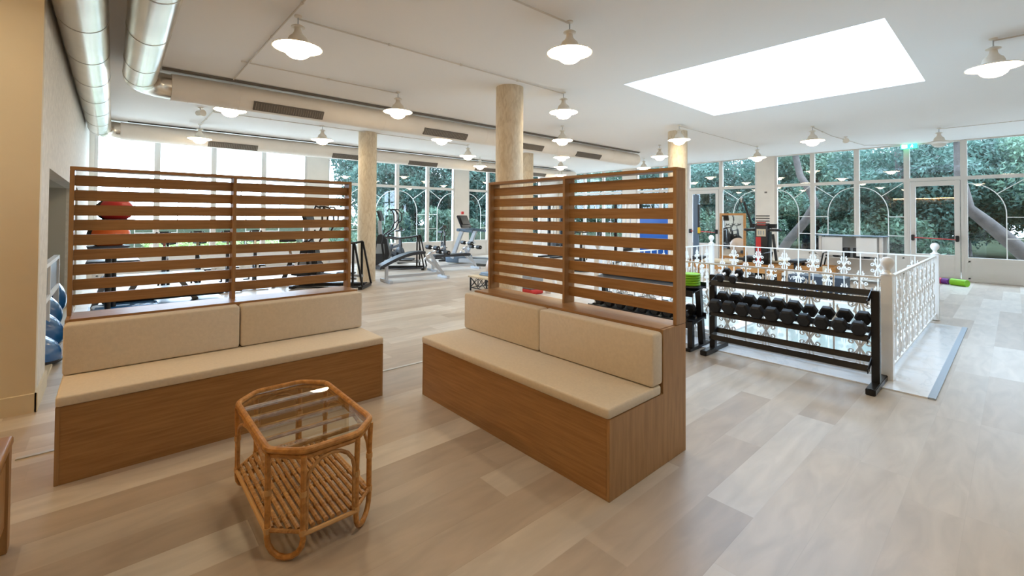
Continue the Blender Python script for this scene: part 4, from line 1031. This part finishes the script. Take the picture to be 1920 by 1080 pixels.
# ---- recess on the left: barrier and blue domes
t = thing('barrier_rail', 'white barrier rail with grey panel inside the left recess', 'railing', (-.52, 6.9, .04))
b = MB()
b.bar((-.52, 5.8, .96), (-.52, 8.1, .96), .05, .04).bar((-.52, 5.8, .60), (-.52, 8.1, .60), .05, .05).build('rails', M['white_matt'], t, smooth=0)
for y in (5.85, 7.0, 8.08): MB().box(-.545, y-.025, .04, -.495, y+.025, .96).build('post', M['white_matt'], t, smooth=0)
MB().box(-.526, 5.85, .62, -.516, 8.08, .94).build('infill_panel', M['grey'], t, smooth=0)
def bosu(loc, rot, label):
    t = thing('balance_dome', label, 'balance dome', loc, 0, 'blue balance domes in the recess')
    t.rotation_euler = rot
    MB().sph((0, 0, 0), .30, 32, 10, (1, 1, .75), half=True).build('dome', M['bosu'], t, world=False)
    MB().lathe([(.001, -.04), (.29, -.04), (.315, -.02), (.31, 0), (.001, .0)], 32).build('base', M['rubber'], t, world=False)
    return t
b0 = bosu((-.66, 6.45, .11), (0, R(12), 0), 'blue balance dome nearest, lowest in the recess')
for loc, rot, l in (((-.66, 7.15, .22), (R(-8), R(38), 0), 'blue balance dome second, leaning on the nearest one'), ((-.70, 7.75, .34), (R(-8), R(45), 0), 'blue balance dome third, leaning higher'), ((-.68, 8.35, .44), (R(0), R(60), 0), 'blue balance dome standing highest at the back of the recess')):
    o = dup(b0, loc, 0, l); o.rotation_euler = rot
solo(MB().box(-1.4, 8.3, .04, -1.0, 9.2, .5), 'storage_box', M['blue_grey'], 'grey storage box deep in the recess', 'box', bevel=.01)

# ---- reception panel with light strip at the front left (seen mirrored in the garden windows)
t = thing('reception_panel', 'slatted dark wood wall panel with a warm light strip, beside the camera', 'wall panel', (-4.1, 3.4, 0))
b = MB()
for i in range(24): b.box(-4.18, 1.9, .15+i*.105, -4.14, 4.9, .235+i*.105)
b.build('slats', M['oak_y'], t, smooth=0)
MB().box(-4.17, 1.9, 2.70, -4.06, 4.9, 2.84).build('pelmet', M['oak_y'], t, smooth=0)
MB().box(-4.13, 1.95, 2.665, -4.08, 4.85, 2.695).build('light_strip', emis('warm_led_strip', (1, .66, .28, 1), 28), t, smooth=0)

# ================================================================== OUTSIDE
solo(MB().box(-40, YW+.25, -.3, 60, 70, -.12).box(XW+.25, -40, -.3, 60, YW+.25, -.12), 'garden_ground', M['grass'], 'garden ground outside the windows', 'ground', kind='stuff', at=(15, 14, -.12), smooth=0)
solo(MB().box(-12, YW+.25, -.119, 19.0, 18.0, -.10).box(XW+.25, -12, -.119, 19.0, YW+.25, -.10), 'bounce_terrace', M['bounce_pale'], 'unseen pale terrace added outside both window walls to bounce daylight onto the ceiling', 'terrace', kind=ST, at=(15, 14, -.119), smooth=0)  # added out of view below the sills, lifts the ceilings with reflected daylight
def foliage_mesh(name, blobs, per, leaf, m):
    V = []; Fc = []
    for (cx, cy, cz, r_) in blobs:
        d = rng.normal(size=(per, 3)); d /= np.linalg.norm(d, axis=1)[:, None]
        p = d*(r_*rng.uniform(.55, 1.05, size=(per, 1)))*np.array([1, 1, .75])+np.array([cx, cy, cz])
        a = rng.normal(size=(per, 3)); a /= np.linalg.norm(a, axis=1)[:, None]; b_ = np.cross(a, d+rng.normal(size=(per, 3))*.5); b_ /= np.linalg.norm(b_, axis=1)[:, None]
        L_ = leaf*rng.uniform(.6, 1.4, size=(per, 1)); W_ = L_*.38
        q = np.stack([p-a*L_, p-b_*W_, p+a*L_, p+b_*W_], 1).reshape(-1, 3)
        o = len(V)*1
        V.append(q)
    V = np.concatenate(V); n = len(V)//4
    me = bpy.data.meshes.new(name); me.vertices.add(len(V)); me.vertices.foreach_set('co', V.ravel())
    me.loops.add(4*n); me.loops.foreach_set('vertex_index', np.arange(4*n)); me.polygons.add(n)
    me.polygons.foreach_set('loop_start', np.arange(0, 4*n, 4)); me.polygons.foreach_set('loop_total', np.full(n, 4)); me.update(calc_edges=True); me.validate()
    me.materials.append(m); return me
def blobs(n, rx, rz, zc, r0, r1):
    o = []
    for i in range(n):
        d = rng.normal(size=3); d /= np.linalg.norm(d); k_ = rng.uniform(.4, 1)**.6
        o.append((d[0]*rx*k_, d[1]*rx*k_, zc+d[2]*rz*k_, rng.uniform(r0, r1)))
    return o
fa = foliage_mesh('foliage', blobs(70, 2.5, 2.0, 2.5, .5, .9), 760, .07, M['leaf_a'])
ft = foliage_mesh('foliage', blobs(80, 2.8, 3.6, 4.3, .6, 1.1), 600, .095, M['leaf_a'])
fb = foliage_mesh('foliage', blobs(70, 2.6, 1.7, 2.6, .5, .9), 760, .065, M['leaf_b'])
def trunk(lean, h, r, name='trunk'):
    p = [(0, 0, -.1), (lean[0]*.2, lean[1]*.2, h*.3), (lean[0]*.55, lean[1]*.55, h*.6), (lean[0], lean[1], h)]
    b = MB().tube(p, [r, r*.8, r*.65, r*.45], 12)
    b.tube([p[2], (p[2][0]-.6, p[2][1]+.9, h*.9)], [r*.45, r*.2], 8); b.tube([p[1], (p[1][0]+.7, p[1][1]-1.0, h*.8)], [r*.45, r*.2], 8)
    return b.mesh(name, M['bark'], smooth=60)
tk = trunk((.4, .3), 4.0, .2)
def tree(x, y, s_, rz, fm, tm, label, group):
    t = thing('garden_tree', label, 'tree', (x, y, -.12), rz, group); t.scale = (s_, s_, s_)
    for nm, me in (('trunk', tm), ('foliage', fm)):
        o = bpy.data.objects.new(nm, me); COL.objects.link(o); o.parent = t
spots = [(20.5, -5.5, 1.0, 0, 0), (21.5, -1.2, 1.0, 1, 1), (20.2, 2.4, 1.0, 2, 0), (22.0, 5.6, 1.05, 3, 1), (20.3, 8.6, 1.0, 4, 0), (22.0, 12.2, 1.1, 5, 0), (20.0, 15.2, 1.0, 0.5, 1), (20.5, 20.5, 1.1, 2.2, 2),
         (16.4, 20.5, 1.0, 3.1, 2), (13.4, 19.6, .95, 1.7, 2), (10.5, 20.6, .72, 4.2, 2), (27.5, -4.5, 1.3, .3, 0), (28, 1.5, 1.3, 2.0, 0), (28, 7.5, 1.3, 3.3, 0), (26, 14.5, 1.3, 1.3, 0), (13.5, 27.5, 1.3, 3, 2)]
where = ['at the right edge beyond the last garden window', 'behind the exit door', 'behind the window pair right of the pier', 'set back behind the cream pier of the garden side', 'behind the far glass door', 'beyond the windows seen over the middle screen',
         'beyond the corner of the two window walls', 'outside the corner, behind the nearer ones', 'right of the big column beyond the far windows', 'between the treadmill and the big column beyond the far windows', 'leftmost, behind the windows right of the beige column',
         'in the second row at the right edge', 'in the second row behind the exit door', 'in the second row behind the far glass door', 'in the second row outside the corner', 'in the second row beyond the far windows']
for (x, y, s_, rz, k_), wd in zip(spots, where): tree(x, y, s_, rz, (fa, fb, ft)[k_], tk, ('dark green pine ' if k_ != 1 else 'leafy green tree ')+wd, 'trees outside the windows')
def leaning(pts, r, label):
    t = thing('leaning_tree', label, 'tree', (pts[0][0], pts[0][1], -.10), 0, 'trees outside the windows')
    MB().tube(pts, [r*(1-.5*i/(len(pts)-1)) for i in range(len(pts))], 12).build('trunk', M['bark'], t)
    e_ = pts[-1]; o = bpy.data.objects.new('foliage', fb); COL.objects.link(o); o.parent = t; o.scale = (.3, .3, .28)
    o.location = (e_[0]-pts[0][0], e_[1]-pts[0][1], e_[2]-1.0)
leaning([(17.2, 5.62, -.10), (17.2, 5.45, .2), (17.2, 5.15, .72), (17.2, 4.65, 1.4), (17.2, 4.36, 1.95), (17.2, 4.5, 2.4), (17.2, 4.79, 2.92), (17.2, 4.95, 3.74), (17.2, 5.1, 4.5)], .17, 'tree with a crooked leaning trunk outside the window right of the cream pier')
leaning([(17.0, -.95, -.10), (17.0, -.64, .11), (17.0, -.18, .59), (17.0, .13, .98), (17.0, .5, 1.42), (17.0, .84, 1.80), (17.0, .98, 2.6), (17.0, 1.0, 4.5)], .21, 'tree with a thick leaning trunk right outside the last garden window')
hf = foliage_mesh('hedge', [(x*.45, rng.uniform(-.3, .3), rng.uniform(.1, .55), .45) for x in range(-9, 10)], 500, .06, M['leaf_c'])
for i, (x, y) in enumerate(((-1.5, 19.5), (5.2, 19.8))):
    o = bpy.data.objects.new('hedge', hf); COL.objects.link(o); o.location = (x, y, -.12); tag(o, ('light green low hedge outside the far left windows', 'light green low hedge outside the windows behind the elliptical trainers')[i], 'hedge')
hf2 = foliage_mesh('shrub', [(rng.uniform(-1.2, 1.2), rng.uniform(-1.2, 1.2), rng.uniform(.3, 1.6), .6) for x in range(14)], 500, .08, M['leaf_b'])
for i, (x, y, wd) in enumerate(((18.3, -2.5, 'low by the last garden window'), (18.5, 2.6, 'low behind the cabinet'), (18.2, 7.2, 'low behind the far glass door'), (18.6, 11.0, 'low behind the windows over the middle screen'), (11.6, 17.6, 'low right of the treadmill'), (8.2, 18.2, 'low behind the curved bench windows'))):
    o = bpy.data.objects.new('shrub', hf2); COL.objects.link(o); o.location = (x, y, -.12); o.rotation_euler = (0, 0, i*1.1); tag(o, 'bushy green shrub outside, '+wd, 'shrub', 'shrubs outside the windows')
